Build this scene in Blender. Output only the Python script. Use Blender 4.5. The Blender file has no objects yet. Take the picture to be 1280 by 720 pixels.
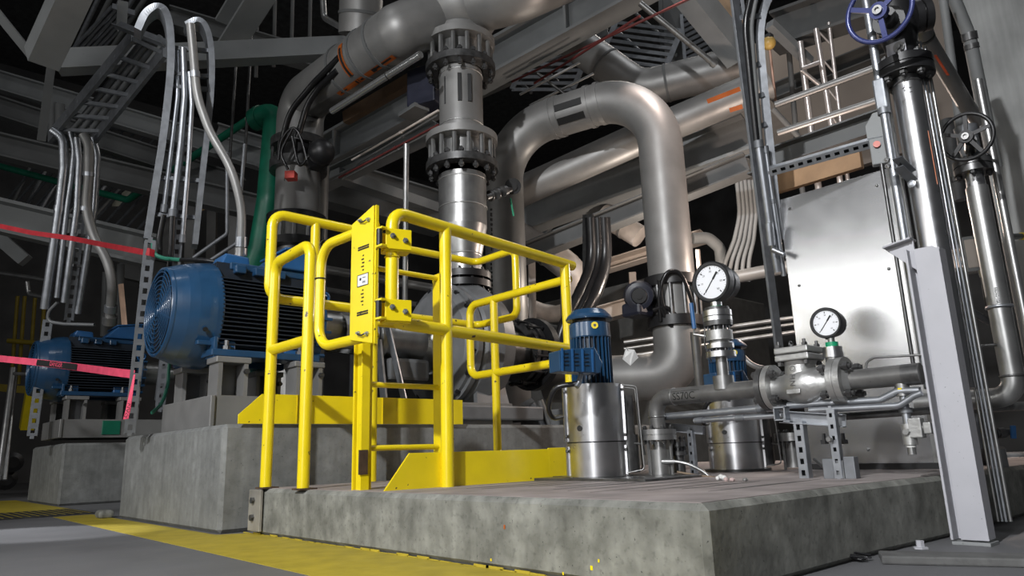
import bpy, bmesh, math, random
from mathutils import Vector as V, Matrix
random.seed(7)
S = bpy.context.scene
COL = S.collection
pi = math.pi
# ------------------------------------------------------------------ camera
FPX = 890.0
TILT, ROLL, AZ, CAMZ = math.radians(13.0), math.radians(1.85), math.radians(47.4), 0.26
Hf = V((math.cos(AZ), math.sin(AZ), 0)); EZ = V((0, 0, 1)); EX = V((1, 0, 0)); EY = V((0, 1, 0))
CF = math.cos(TILT) * Hf + math.sin(TILT) * EZ
_r0 = Hf.cross(EZ); _u0 = _r0.cross(CF)
CR = math.cos(ROLL) * _r0 - math.sin(ROLL) * _u0
CU = math.sin(ROLL) * _r0 + math.cos(ROLL) * _u0
CC = V((0, 0, CAMZ))
cam = bpy.data.objects.new('camera', bpy.data.cameras.new('camera')); COL.objects.link(cam)
cam.data.sensor_width = 36; cam.data.lens = FPX * 36 / 1280; cam.data.clip_start = 0.05; cam.data.clip_end = 200
m = Matrix((CR, CU, -CF)).transposed().to_4x4(); m.translation = CC; cam.matrix_world = m
S.camera = cam
def ray(px, py): return CF + CR * ((px - 640) / FPX) - CU * ((py - 360) / FPX)
def at(px, py, d): return CC + ray(px, py) * d          # measured point: sight line and distance
def PX(px, py, x): r = ray(px, py); return CC + r * ((x - CC.x) / r.x)
def PY(px, py, y): r = ray(px, py); return CC + r * ((y - CC.y) / r.y)
def PZ(px, py, z): r = ray(px, py); return CC + r * ((z - CC.z) / r.z)
def ext(p, d, px=None, py=None):                        # walk from p along d until column px / row py
    q = p - CC
    if px is not None: k = (px - 640) / FPX; A = CR
    else: k = (360 - py) / FPX; A = CU
    t = (k * q.dot(CF) - q.dot(A)) / (d.dot(A) - k * d.dot(CF))
    return p + d * t
def zof(p, py): return ext(V(p), EZ, py=py).z
def dep(p): return (V(p) - CC).dot(CF)
def pxr(px, d): return px * d / FPX                    # pixels -> metres at distance d

# ------------------------------------------------------------------ materials
MATS = {}
def mat(name, c, rough=.5, metal=0., var=.18, scale=9., bump=0., coat=0., streak=0., speck=0., chip=None, spec=.5, emit=0., mott=0.):
    if name in MATS: return MATS[name]
    M = bpy.data.materials.new(name); M.use_nodes = True; MATS[name] = M
    nt = M.node_tree; N = nt.nodes; L = nt.links; b = N['Principled BSDF']
    b.inputs['Roughness'].default_value = rough; b.inputs['Metallic'].default_value = metal
    b.inputs['Specular IOR Level'].default_value = spec
    if coat: b.inputs['Coat Weight'].default_value = coat; b.inputs['Coat Roughness'].default_value = .12
    tc = N.new('ShaderNodeTexCoord'); out = None
    def noise(sc, det=4, stretch=None):
        n = N.new('ShaderNodeTexNoise'); n.inputs['Scale'].default_value = sc; n.inputs['Detail'].default_value = det
        if stretch:
            mp = N.new('ShaderNodeMapping'); mp.inputs['Scale'].default_value = stretch
            L.new(tc.outputs['Object'], mp.inputs['Vector']); L.new(mp.outputs[0], n.inputs['Vector'])
        else: L.new(tc.outputs['Object'], n.inputs['Vector'])
        return n.outputs['Fac']
    def ramp(src, p0, p1, c0, c1):
        r = N.new('ShaderNodeValToRGB'); e = r.color_ramp.elements
        e[0].position = p0; e[1].position = p1; e[0].color = (*c0, 1); e[1].color = (*c1, 1)
        L.new(src, r.inputs[0]); return r.outputs[0]
    def mix(f, a, bb, blend='MIX'):
        x = N.new('ShaderNodeMix'); x.data_type = 'RGBA'; x.blend_type = blend
        if hasattr(f, 'links'): L.new(f, x.inputs[0])
        else: x.inputs[0].default_value = f
        for k, s in ((6, a), (7, bb)):
            if hasattr(s, 'links'): L.new(s, x.inputs[k])
            else: x.inputs[k].default_value = (*s, 1)
        return x.outputs[2]
    lo = tuple(max(0, x * (1 - var)) for x in c); hi = tuple(min(1, x * (1 + var)) for x in c)
    f1 = noise(scale)
    out = ramp(f1, .3, .7, lo, hi)
    if streak:
        s = noise(34, 8, (1, 1, .11))
        out = mix(streak, out, ramp(s, .35, .68, (.35, .35, .34), (1.25, 1.25, 1.25)), 'MULTIPLY')
    if mott:
        out = mix(mott, out, ramp(noise(21, 10), .32, .66, (.5, .5, .48), (1.3, 1.3, 1.3)), 'MULTIPLY')
        out = mix(mott * .8, out, ramp(noise(75, 4), .28, .44, (.45, .45, .44), (1.05, 1.05, 1.05)), 'MULTIPLY')
    if speck:
        s = noise(130, 2); out = mix(ramp(s, .70, .76, (0, 0, 0), (1, 1, 1)), out, tuple(x * speck for x in c))
    if chip:
        s = noise(38, 6); out = mix(ramp(s, .69, .715, (0, 0, 0), (1, 1, 1)), out, chip)
    L.new(out, b.inputs['Base Color'])
    rr = N.new('ShaderNodeMapRange'); rr.inputs[3].default_value = rough * .8; rr.inputs[4].default_value = min(1, rough * 1.2)
    L.new(noise(scale * 2.3), rr.inputs[0]); L.new(rr.outputs[0], b.inputs['Roughness'])
    if bump:
        bp = N.new('ShaderNodeBump'); bp.inputs['Strength'].default_value = bump; bp.inputs['Distance'].default_value = .004
        L.new(noise(60, 6), bp.inputs['Height']); L.new(bp.outputs[0], b.inputs['Normal'])
    if emit:
        b.inputs['Emission Color'].default_value = (*c, 1); b.inputs['Emission Strength'].default_value = emit
    return M
CONC = mat('concrete', (.185, .19, .185), .85, var=.16, scale=5, bump=.25, streak=.22, speck=.35, mott=.35)
CONC2 = mat('concrete_rough', (.195, .197, .178), .88, var=.26, scale=9, bump=.22, streak=.2, speck=.3, mott=.6)
FLOOR = mat('floor_concrete', (.135, .136, .142), .6, var=.14, scale=2.2, bump=.1, speck=.5)
WALLM = mat('dark_cladding', (.10, .10, .10), .8, var=.3, scale=1.5)
DARKM = mat('dark_steel', (.10, .103, .105), .6, .2, var=.3)
YEL = mat('safety_yellow', (.83, .645, .008), .34, var=.06, coat=.35, chip=(.09, .06, .03))
YELP = mat('yellow_floor_paint', (.40, .31, .025), .6, var=.15, scale=12, speck=.6)
BLUE = mat('motor_blue', (.013, .054, .122), .33, var=.15, coat=.6)
BLUE2 = mat('bright_blue', (.020, .095, .245), .35, var=.15, coat=.2)
FINM = mat('fin_dark', (.012, .018, .028), .5, var=.3)
BLK = mat('black_coating', (.013, .013, .014), .42, var=.3)
RUB = mat('black_rubber', (.012, .012, .013), .3, var=.2)
STL = mat('dull_steel', (.36, .36, .355), .36, .85, var=.2, scale=12, streak=.15)
CAST = mat('cast_steel', (.42, .42, .41), .42, .75, var=.12, bump=.35)
DSTL = mat('dark_flange_steel', (.11, .11, .11), .36, .7, var=.35, scale=25)
SS = mat('stainless', (.66, .66, .67), .30, 1., var=.08, scale=16)
PNL = mat('brushed_panel', (.58, .585, .595), .24, .94, var=.04, scale=4)
GALV = mat('galvanized', (.40, .42, .45), .38, .85, var=.16, scale=22)
GALVD = mat('galvanized_dull', (.20, .21, .225), .5, .6, var=.18, scale=22)
PIPE = mat('pipe_grey', (.25, .247, .24), .45, .42, var=.14, scale=5, speck=.75)
PIPE2 = mat('stained_pipe', (.17, .168, .163), .4, .5, var=.3, scale=14, speck=.6, streak=.1)
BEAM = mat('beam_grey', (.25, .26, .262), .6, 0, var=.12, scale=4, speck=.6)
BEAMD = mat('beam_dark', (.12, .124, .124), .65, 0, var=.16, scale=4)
POST = mat('post_grey', (.42, .42, .45), .5, 0, var=.05, speck=.5)
PGREY = mat('pump_grey', (.15, .155, .16), .45, .1, var=.2)
GREEN = mat('green_paint', (.006, .13, .075), .4, 0, var=.2)
ORNG = mat('orange_label', (.38, .09, .012), .5, 0, var=.15)
REDT = mat('red_tape', (.36, .014, .022), .5, 0, var=.2, scale=20)
PINK = mat('pink_tape', (.85, .09, .17), .5, 0, var=.15, scale=20)
WHT = mat('white_dial', (.78, .79, .82), .4, 0, var=.02)
PAPER = mat('white_tag', (.7, .7, .68), .6, 0, var=.05)
INK = mat('black_ink', (.01, .01, .01), .6, 0)
WOOD = mat('plywood', (.36, .22, .12), .7, 0, var=.25, scale=7)
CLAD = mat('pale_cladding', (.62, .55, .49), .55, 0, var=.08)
RUST = mat('rust', (.06, .035, .02), .8, 0, var=.4, scale=30)
ALUM = mat('scaffold_tube', (.66, .62, .60), .35, .6, var=.1)
PURP = mat('indigo_enamel', (.04, .05, .16), .3, .2, var=.15, coat=.3)

# ------------------------------------------------------------------ mesh builder
class MB:
    def __init__(s): s.v = []; s.f = []; s.sm = []
    def add(s, vs, fs, smooth=False):
        o = len(s.v); s.v += [V(a) for a in vs]; s.f += [tuple(i + o for i in f) for f in fs]; s.sm += [smooth] * len(fs); return s
    def box(s, c, size, rot=None):
        c = V(c); h = [x / 2 for x in size]; vs = []
        for x in (-1, 1):
            for y in (-1, 1):
                for z in (-1, 1):
                    p = V((x * h[0], y * h[1], z * h[2]))
                    vs.append(c + (rot @ p if rot else p))
        return s.add(vs, [(0, 1, 3, 2), (4, 6, 7, 5), (0, 4, 5, 1), (2, 3, 7, 6), (0, 2, 6, 4), (1, 5, 7, 3)])
    def bar(s, p0, p1, w, h, up=EZ):                  # rectangular bar
        return s.sect(p0, p1, [(-w / 2, -h / 2), (w / 2, -h / 2), (w / 2, h / 2), (-w / 2, h / 2)], up)
    def sect(s, p0, p1, poly, up=EZ):                 # extrude polygon (side, up) along p0->p1
        p0 = V(p0); p1 = V(p1); d = (p1 - p0).normalized(); up = V(up)
        if abs(d.dot(up)) > .98: up = EX
        sd = d.cross(up).normalized(); u = sd.cross(d)
        n = len(poly)
        a = [p0 + sd * x + u * y for x, y in poly]; b = [p1 + sd * x + u * y for x, y in poly]
        fs = [(i, (i + 1) % n, n + (i + 1) % n, n + i) for i in range(n)]
        return s.add(a + b, fs + [tuple(range(n - 1, -1, -1)), tuple(range(n, 2 * n))])
    def ibeam(s, p0, p1, h, w, t=None, up=EZ):
        t = t or h * .08; H = h / 2; W = w / 2; k = t / 2
        return s.sect(p0, p1, [(-W, -H), (W, -H), (W, -H + t), (k, -H + t), (k, H - t), (W, H - t), (W, H), (-W, H), (-W, H - t), (-k, H - t), (-k, -H + t), (-W, -H + t)], up)
    def channel(s, p0, p1, h, w, t=None, up=EZ, flip=1):
        t = t or h * .1; H = h / 2
        P = [(0, -H), (w, -H), (w, -H + t), (t, -H + t), (t, H - t), (w, H - t), (w, H), (0, H)]
        return s.sect(p0, p1, [(x * flip, y) for x, y in P], up)
    def angle(s, p0, p1, a, t, up=EZ, flip=1):
        return s.sect(p0, p1, [(x * flip, y) for x, y in [(0, 0), (a, 0), (a, t), (t, t), (t, a), (0, a)]], up)
    def prism(s, pts, vec):
        n = len(pts); vec = V(vec); a = [V(p) for p in pts]
        return s.add(a + [p + vec for p in a], [(i, (i + 1) % n, n + (i + 1) % n, n + i) for i in range(n)] + [tuple(range(n - 1, -1, -1)), tuple(range(n, 2 * n))])
    def lathe(s, p, axis, prof, n=28, smooth=False, a0=0., ref=None):   # prof: (t, r)
        p = V(p); ax = V(axis).normalized()
        ref = V(ref) if ref else (EZ if abs(ax.z) < .9 else EX)
        e1 = ref.cross(ax).normalized(); e2 = ax.cross(e1)
        ring = lambda t, r: [p + ax * t + (e1 * math.cos(a0 + 2 * pi * i / n) + e2 * math.sin(a0 + 2 * pi * i / n)) * r for i in range(n)]
        q = [(i, (i + 1) % n, n + (i + 1) % n, n + i) for i in range(n)]
        if smooth:
            o = len(s.v)
            for t, r in prof: s.v += ring(t, r)
            for k in range(len(prof) - 1):
                s.f += [tuple(i + o + k * n for i in f) for f in q]; s.sm += [True] * n
        else:
            for (t0, r0), (t1, r1) in zip(prof, prof[1:]):
                s.add(ring(t0, r0) + ring(t1, r1), q, n > 8)
        for (t, r), k in ((prof[0], 0), (prof[-1], 1)):
            if r > 1e-5:
                f = tuple(range(n)); s.add(ring(t, r), [f[::-1] if k == 0 else f])
        return s
    def cyl(s, p0, p1, r, n=24, r1=None):
        p0 = V(p0); p1 = V(p1); d = p1 - p0
        return s.lathe(p0, d, [(0, r), (d.length, r if r1 is None else r1)], n)
    def ball(s, c, r, n=20, k=10, axis=EZ, sq=1.):
        return s.lathe(c, axis, [(-r * sq * math.cos(pi * i / k), max(1e-6, r * math.sin(pi * i / k))) for i in range(k + 1)], n, True)
    def torus(s, c, axis, R, r, n=36, k=10):
        return s.lathe(c, axis, [(r * math.sin(2 * pi * i / k), R + r * math.cos(2 * pi * i / k)) for i in range(k + 1)], n, True) if False else s._tor(V(c), V(axis).normalized(), R, r, n, k)
    def _tor(s, c, ax, R, r, n, k):
        e1 = (EZ if abs(ax.z) < .9 else EX).cross(ax).normalized(); e2 = ax.cross(e1); vs = []
        for i in range(n):
            a = 2 * pi * i / n; d = e1 * math.cos(a) + e2 * math.sin(a)
            for j in range(k):
                b = 2 * pi * j / k; vs.append(c + d * (R + r * math.cos(b)) + ax * (r * math.sin(b)))
        fs = [(i * k + j, ((i + 1) % n) * k + j, ((i + 1) % n) * k + (j + 1) % k, i * k + (j + 1) % k) for i in range(n) for j in range(k)]
        return s.add(vs, fs, True)
    def tube(s, pts, r, n=14, bend=None, seg=7, closed=False):
        pts = [V(p) for p in pts]
        if bend:
            o = [pts[0]]
            for a, b, c in zip(pts, pts[1:], pts[2:]):
                u = (a - b).normalized(); w = (c - b).normalized(); ang = u.angle(w, pi)
                if ang > pi - .05: o.append(b); continue
                t = min(bend / math.tan(ang / 2), .49 * (a - b).length, .49 * (c - b).length)
                R = t * math.tan(ang / 2); bis = (u + w).normalized(); cen = b + bis * (R / math.sin(ang / 2))
                s0 = b + u * t - cen; s1 = b + w * t - cen; th = s0.angle(s1); k = s0.cross(s1).normalized()
                for i in range(seg + 1): o.append(cen + Matrix.Rotation(th * i / seg, 3, k) @ s0)
            o.append(pts[-1]); pts = o
        T = []
        for i in range(len(pts)):
            a = pts[max(0, i - 1)]; b = pts[min(len(pts) - 1, i + 1)]; T.append((b - a).normalized())
        nrm = T[0].orthogonal().normalized(); rings = []
        for i, p in enumerate(pts):
            if i: 
                q = T[i - 1].rotation_difference(T[i]); nrm = (q @ nrm)
            nrm = (nrm - T[i] * nrm.dot(T[i])).normalized(); bi = T[i].cross(nrm)
            rr = r if not callable(r) else r(i / (len(pts) - 1))
            rings.append([p + (nrm * math.cos(2 * pi * j / n) + bi * math.sin(2 * pi * j / n)) * rr for j in range(n)])
        vs = [v for g in rings for v in g]
        fs = [(k * n + j, k * n + (j + 1) % n, (k + 1) * n + (j + 1) % n, (k + 1) * n + j) for k in range(len(rings) - 1) for j in range(n)]
        s.add(vs, fs, True); s.add(rings[0], [tuple(range(n - 1, -1, -1))]); s.add(rings[-1], [tuple(range(n))])
        return s
    def curve(s, pts, r, n=10, sub=8):                # smooth spline tube
        pts = [V(p) for p in pts]; P = [pts[0] * 2 - pts[1]] + pts + [pts[-1] * 2 - pts[-2]]; o = []
        for i in range(1, len(P) - 2):
            a, b, c, d = P[i - 1:i + 3]
            for k in range(sub):
                t = k / sub
                o.append(.5 * (2 * b + (c - a) * t + (2 * a - 5 * b + 4 * c - d) * t * t + (3 * b - a - 3 * c + d) * t ** 3))
        o.append(pts[-1]); return s.tube(o, r, n)
    def perf(s, p0, p1, w, t, pitch, hole, nrm):      # flat strip with a row of square holes
        p0 = V(p0); p1 = V(p1); d = (p1 - p0); Ln = d.length; d.normalize(); nrm = V(nrm); nrm = (nrm - d * nrm.dot(d)).normalized(); sd = d.cross(nrm)
        e = (w - hole) / 2
        for k in (-1, 1): s.bar(p0 + sd * k * (hole + e) / 2, p1 + sd * k * (hole + e) / 2, e, t, nrm)
        n = max(1, int(Ln / pitch))
        for i in range(n + 1):
            c = p0 + d * (Ln * i / n); g = (pitch - hole * 1.2) / 2
            s.bar(c - d * min(g, .5 * pitch), c + d * min(g, .5 * pitch), hole, t, nrm)
        return s
    def build(s, name, M, parent=None, bev=0., label=None, cat=None, group=None, kind=None, seg=2):
        if parent is not None:
            r = parent
            while r.parent: r = r.parent
            o = r.location.copy()
        else:
            xs = [[v[i] for v in s.v] for i in range(3)]
            o = V(((min(xs[0]) + max(xs[0])) / 2, (min(xs[1]) + max(xs[1])) / 2, min(xs[2])))
        me = bpy.data.meshes.new(name); me.from_pydata([v - o for v in s.v], [], s.f)
        me.polygons.foreach_set('use_smooth', s.sm); me.materials.append(M); me.update()
        ob = bpy.data.objects.new(name, me); COL.objects.link(ob)
        if parent is not None: ob.parent = parent
        else: ob.location = o
        if parent is not None and parent.type == 'MESH' and parent.parent is None: pass
        if bev:
            b = ob.modifiers.new('bevel', 'BEVEL'); b.width = bev; b.segments = seg; b.limit_method = 'ANGLE'; b.angle_limit = .6
        if label: ob['label'] = label
        if cat: ob['category'] = cat
        if group: ob['group'] = group
        if kind: ob['kind'] = kind
        return ob
def thing(name, label, cat, loc, group=None):
    o = bpy.data.objects.new(name, None); COL.objects.link(o); o.location = V(loc); o.empty_display_size = .05
    o['label'] = label; o['category'] = cat
    if group: o['group'] = group
    return o
def dup(root, off, label=None, group=None):
    r = root.copy(); COL.objects.link(r); r.location = root.location + V(off)
    if label: r['label'] = label
    if group: r['group'] = group
    def rec(a, b):
        for ch in list(a.children):
            c = ch.copy(); COL.objects.link(c); c.parent = b; rec(ch, c)
    rec(root, r); return r
def bolts(parent, c, axis, R, n, r, ln, M=None, a0=.2, name='bolt', half=None):
    ax = V(axis).normalized(); e1 = (EZ if abs(ax.z) < .9 else EX).cross(ax).normalized(); e2 = ax.cross(e1)
    for i in range(n):
        a = a0 + 2 * pi * i / n; p = V(c) + (e1 * math.cos(a) + e2 * math.sin(a)) * R
        b = MB(); b.lathe(p - ax * ln / 2, ax, [(0, r * .55), (ln, r * .55)], 8)
        for q in (-1, 1): b.lathe(p + ax * q * ln * .36 - ax * r * .5, ax, [(0, r), (r, r)], 6)
        b.build(name, M or DSTL, parent)
def rods(parent, c0, c1, R, n, r, M, name='tie_rod'):
    ax = (V(c1) - V(c0)).normalized(); e1 = (EZ if abs(ax.z) < .9 else EX).cross(ax).normalized(); e2 = ax.cross(e1)
    for i in range(n):
        a = 2 * pi * i / n; o = (e1 * math.cos(a) + e2 * math.sin(a)) * R
        MB().cyl(V(c0) + o, V(c1) + o, r, 8).build(name, M, parent)
def text(s, size, fn, M, parent, name='lettering', depth=.0006):
    cu = bpy.data.curves.new('t', 'FONT'); cu.body = s; cu.size = size; cu.align_x = 'CENTER'; cu.align_y = 'CENTER'; cu.resolution_u = 3
    ob = bpy.data.objects.new('t', cu); COL.objects.link(ob)
    me = bpy.data.meshes.new_from_object(ob.evaluated_get(bpy.context.evaluated_depsgraph_get()))
    bm = bmesh.new(); bm.from_mesh(me)
    for k in range(2):
        bmesh.ops.triangulate(bm, faces=bm.faces[:])
        es = [e for e in bm.edges if e.calc_length() > size * .16]
        if es: bmesh.ops.subdivide_edges(bm, edges=es, cuts=2)
    bmesh.ops.triangulate(bm, faces=bm.faces[:]); bm.to_mesh(me); bm.free()
    vs = [fn(v.co.x, v.co.y) for v in me.vertices]; fs = [tuple(p.vertices) for p in me.polygons]
    bpy.data.objects.remove(ob); bpy.data.curves.remove(cu); bpy.data.meshes.remove(me)
    b = MB(); b.add(vs, fs); return b.build(name, M, parent)
def plane_fn(c, xd, yd): c = V(c); xd = V(xd); yd = V(yd); return lambda x, y: c + xd * x + yd * y
def chain(pts): return [at(*p) for p in pts]
def rail(pts, w, t, M, nm, par, nrm):
    P = chain(pts); b = MB()
    # sampled flat rail
    o = []; Q = [P[0] * 2 - P[1]] + P + [P[-1] * 2 - P[-2]]
    for i in range(1, len(Q) - 2):
        a, bb, c, d = Q[i - 1:i + 3]
        for k in range(6):
            s = k / 6; o.append(.5 * (2 * bb + (c - a) * s + (2 * a - 5 * bb + 4 * c - d) * s * s + (3 * bb - a - 3 * c + d) * s ** 3))
    o.append(P[-1]); n = V(nrm).normalized(); vs = []
    for i, p in enumerate(o):
        d = (o[min(i + 1, len(o) - 1)] - o[max(i - 1, 0)]).normalized(); sd = d.cross(n).normalized()
        vs += [p + sd * w / 2, p - sd * w / 2, p - sd * w / 2 - n * t, p + sd * w / 2 - n * t]
    fs = [(4 * i + j, 4 * i + (j + 1) % 4, 4 * i + 4 + (j + 1) % 4, 4 * i + 4 + j) for i in range(len(o) - 1) for j in range(4)]
    fs += [(3, 2, 1, 0), tuple(4 * (len(o) - 1) + j for j in range(4))]
    return b.add(vs, fs).build(nm, M, par)
# ------------------------------------------------------------------ setting
def struct(b, name, M, bev=0.): return b.build(name, M, None, bev, kind='structure')
struct(MB().box((5, 5, -.05), (26, 26, .1)), 'floor', FLOOR)
struct(MB().box((5, 5, 8.05), (26, 26, .1)), 'ceiling', DARKM)
struct(MB().box((15, 5, 4), (.2, 26, 8)), 'wall_right', WALLM)
struct(MB().box((5, 16, 4), (26, .2, 8)), 'wall_left', WALLM)
# concrete pads
SZ = .16; PZ_ = .40
b = MB(); b.prism([(1.13, .745, 0), (1.80, .735, 0), (2.35, .70, 0), (4.2, .68, 0), (4.2, 2.768, 0), (1.13, 2.66, 0)], (0, 0, SZ))
slab = b.build('concrete_pad', CONC2, None, .012, 'low concrete pad carrying the stainless pumps and the yellow toe board', 'concrete pad', seg=1)
b = MB()
for k in range(42):
    y = .8 + k * .047; h = random.choice((.002, .003, .003, .005, .007))
    b.box((1.129, y, h / 2), (.003, random.uniform(.047, .06), h))
b.build('paint_smear', YELP, slab)
MB().prism([(1.15, .765, SZ), (1.80, .757, SZ), (2.35, .72, SZ), (4.19, .70, SZ), (4.19, 2.75, SZ), (1.15, 2.64, SZ)], (0, 0, .0012)).build('lit_top_layer', mat('pinkish_lit_top', (.27, .235, .225), .7, var=.28, scale=7, speck=.5), slab)  # pinkish lit tone of the pad top put into this layer's colour
b = MB()
for (yy, zz, s) in ((1.02, .03, .006), (1.10, .012, .004), (1.0, .045, .004), (.85, .015, .005), (1.33, .02, .004)):
    b.box((1.1297, yy, zz), (.0012, s, s * 1.4))
b.build('paint_spot', YEL, slab)
MB().box((1.1297, 1.28, .095), (.0012, .005, .009)).build('orange_mark', ORNG, slab)
b = MB(); b.box((2.4, 3.435, .2), (2.72, 1.33, .40))
ped = b.build('concrete_plinth', CONC, None, .015, 'tall concrete plinth under the large blue motor', 'concrete plinth', 'motor plinths', seg=1)
b = MB(); b.box((2.42, 6.38, .21), (2.66, 1.12, .42))
ped2 = b.build('concrete_plinth', CONC, None, .015, 'far concrete plinth under the smaller-looking blue motor at the left', 'concrete plinth', 'motor plinths', seg=1)
# yellow paint on the floor
b = MB(); b.prism([(.80, .2, 0), (1.135, .2, 0), (1.135, 2.70, 0), (1.03, 2.76, 0), (1.03, 4.6, 0), (.85, 4.6, 0)], (0, 0, .0012))
b.build('trim_1', YELP, None, kind='structure')
b = MB(); b.prism([(.6, 5.3, 0), (1.08, 5.3, 0), (1.08, 7.4, 0), (.6, 7.6, 0)], (0, 0, .0012)); b.build('trim_2', YELP, None, kind='structure')
g = thing('floor_grating', 'dark steel trench grating in the floor before the far plinth', 'grating', (.7, 4.95, 0))
b = MB()
for k in range(13): b.box((.7, 4.66 + k * .05, .004), (.72, .008, .008))
b.build('bearing_bar', DSTL, g)
b = MB()
for k in range(18): b.box((.36 + k * .04, 4.96, .005), (.006, .6, .006))
b.build('cross_bar', YELP, g)
MB().box((1.005, 4.22, .02), (.07, .10, .04)).build('concrete_lump', CONC2, None, .015, 'broken lump of concrete at the foot of the tall plinth', 'concrete lump')
b = MB()
for k in range(11):
    x0 = random.uniform(1.3, 1.5); y0 = .95 + k * .085 + random.uniform(-.02, .02); n = random.uniform(.25, .7)
    b.prism([(x0, y0, SZ + .0012), (x0 + n * .6, y0 - .006, SZ + .0012), (x0 + n, y0 + .004, SZ + .0012), (x0 + n * .5, y0 + random.uniform(.006, .022), SZ + .0012)], (0, 0, .0005))
b.build('dark_stain', mat('slab_stain', (.07, .066, .062), .6, var=.3), slab)
# steel bracket at the left end of the pad
g = thing('anchor_bracket', 'worn steel anchor plate at the left end of the low concrete pad', 'bracket', (1.10, 2.60, 0))
b = MB(); b.box((1.118, 2.63, .085), (.012, .10, .145)); b.build('plate', mat('worn_plate', (.36, .34, .30), .55, .5, var=.3, chip=(.12, .06, .03)), g, .003)
for z in (.06, .12): b = MB(); b.lathe((1.113, 2.635, z), (-1, 0, 0), [(0, .012), (.012, .012)], 6); b.build('bolt', DSTL, g)

# ------------------------------------------------------------------ big motors and pumps
MY, MZ = 3.33, .915
def build_motor():
    g = thing('electric_motor', 'large dark blue electric motor on the near plinth behind the yellow gate', 'motor', (1.0, MY, PZ_ + .10), 'blue pump motors')
    ax = EX
    o = lambda x, dy=0, dz=0: V((x - .085, MY + dy, MZ + dz))
    cw = MB().lathe(o(1.02), ax, [(.03, .186), (-.004, .186), (-.007, .192), (-.004, .199), (.006, .203), (.012, .203), (.03, .210), (.06, .221), (.10, .232), (.14, .240), (.17, .244), (.195, .245), (.20, .242), (.20, .20)], 52).build('fan_cowl', BLUE, g)
    bk = MB().lathe(o(1.045), ax, [(0, .19), (.004, .19)], 40).build('grille_backing', BLK, cw)
    b = MB()
    for i in range(9): b._tor(o(1.012), ax, .022 + i * .0195, .0030, 44, 6)
    for a in range(4):
        d = V((0, math.cos(a * pi / 4 + .3), math.sin(a * pi / 4 + .3))); b.bar(o(1.016) - d * .187, o(1.016) + d * .187, .006, .006, ax)
    b.lathe(o(1.006), ax, [(0, .018), (.012, .024)], 16)
    b.build('fan_grille', BLUE, cw)
    MB().box(o(1.16, -.205, -.155), (.08, .03, .02)).build('cowl_lug', BLUE, cw, .004)
    MB().lathe(o(1.145, -.228, -.10), (0, -1, 0), [(0, .010), (.008, .010)], 12).build('drain_hole', BLK, cw)
    MB().lathe(o(1.18), ax, [(0, .195), (.48, .195)], 40).build('stator', FINM, g)
    b = MB()
    for s in (-1, 1):
        for i in range(17):
            z = -.15 + i * .0185; r0 = math.sqrt(max(.01, .193 ** 2 - z * z)); r1 = math.sqrt(.243 ** 2 - z * z)
            b.box(o(1.437, s * (r0 + r1) / 2, z), (.455, r1 - r0 + .01, .005))
    for i in range(13):
        y = -.13 + i * .0217; r0 = math.sqrt(.193 ** 2 - y * y); r1 = .228
        b.box(o(1.437, y, (r0 + r1) / 2), (.455, .005, abs(r1 - r0) + .01))
    b.build('cooling_fin', FINM, g)
    MB().lathe(o(1.665), ax, [(0, .20), (0, .236), (.045, .236), (.06, .21), (.085, .17), (.085, .06)], 44).build('end_shield', BLUE, g)
    for i in range(24):
        a = 2 * pi * i / 24; d = V((0, math.cos(a), math.sin(a))); MB().bar(o(1.675) + d * .236, o(1.735) + d * .236, .012, .02, d).build('shield_rib', BLUE, g)
    for s in (-1, 1):
        f = MB().box(o(1.42, s * .19, -.197), (.50, .13, .03)).build('foot', BLUE, g, .004)
        for xx in (1.24, 1.58):
            MB().box(o(xx, s * .165, -.165), (.11, .05, .06)).build('foot_pad', BLUE2, f, .006)
            MB().lathe(o(xx, s * .225, -.185), EZ, [(0, .018), (.02, .018), (.02, .01), (.045, .01)], 6).build('foot_bolt', DSTL, f)
        MB().box(o(1.187, s * .20, -.175), (.016, .10, .09)).build('foot_web', BLUE, f, .003)
    # saddle and boxes on the top
    t = MB().box(o(1.46, -.02, .222), (.38, .24, .036)).build('top_saddle', BLUE, g, .006)
    for xx in (1.31, 1.40, 1.50): MB().box(o(xx, -.15, .205), (.05, .04, .04)).build('saddle_lug', BLUE, t, .006)
    tb = MB().prism([o(1.44, -.16, .24), o(1.70, -.16, .24), o(1.70, -.16, .36), o(1.53, -.16, .335)], (0, .27, 0)).build('terminal_box', BLUE2, g, .008)
    MB().box(o(1.615, -.02, .352), (.20, .30, .012), Matrix.Rotation(-.14, 3, 'Y')).build('box_lid', BLUE2, tb, .004)
    MB().prism([o(1.24, -.10, .235), o(1.38, -.10, .235), o(1.37, -.10, .285), o(1.26, -.10, .29)], (0, .22, 0)).build('conduit_box', BLUE2, g, .008)
    e = MB(); e._tor(o(1.69, -.235, .10), V((0, 1, .4)).normalized(), .028, .007, 20, 8); e.build('lifting_eye', BLUE2, g)
    b = MB(); b.lathe(o(1.74), ax, [(0, .05), (.02, .05), (.02, .095), (.15, .095), (.15, .05), (.26, .05)], 32); b.build('coupling_hub', STL, g)
    return g
motor = build_motor()
motor2 = dup(motor, (-.02, 2.90, .06), 'far dark blue electric motor at left, crossed by the pink barrier tape', 'blue pump motors')
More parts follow.
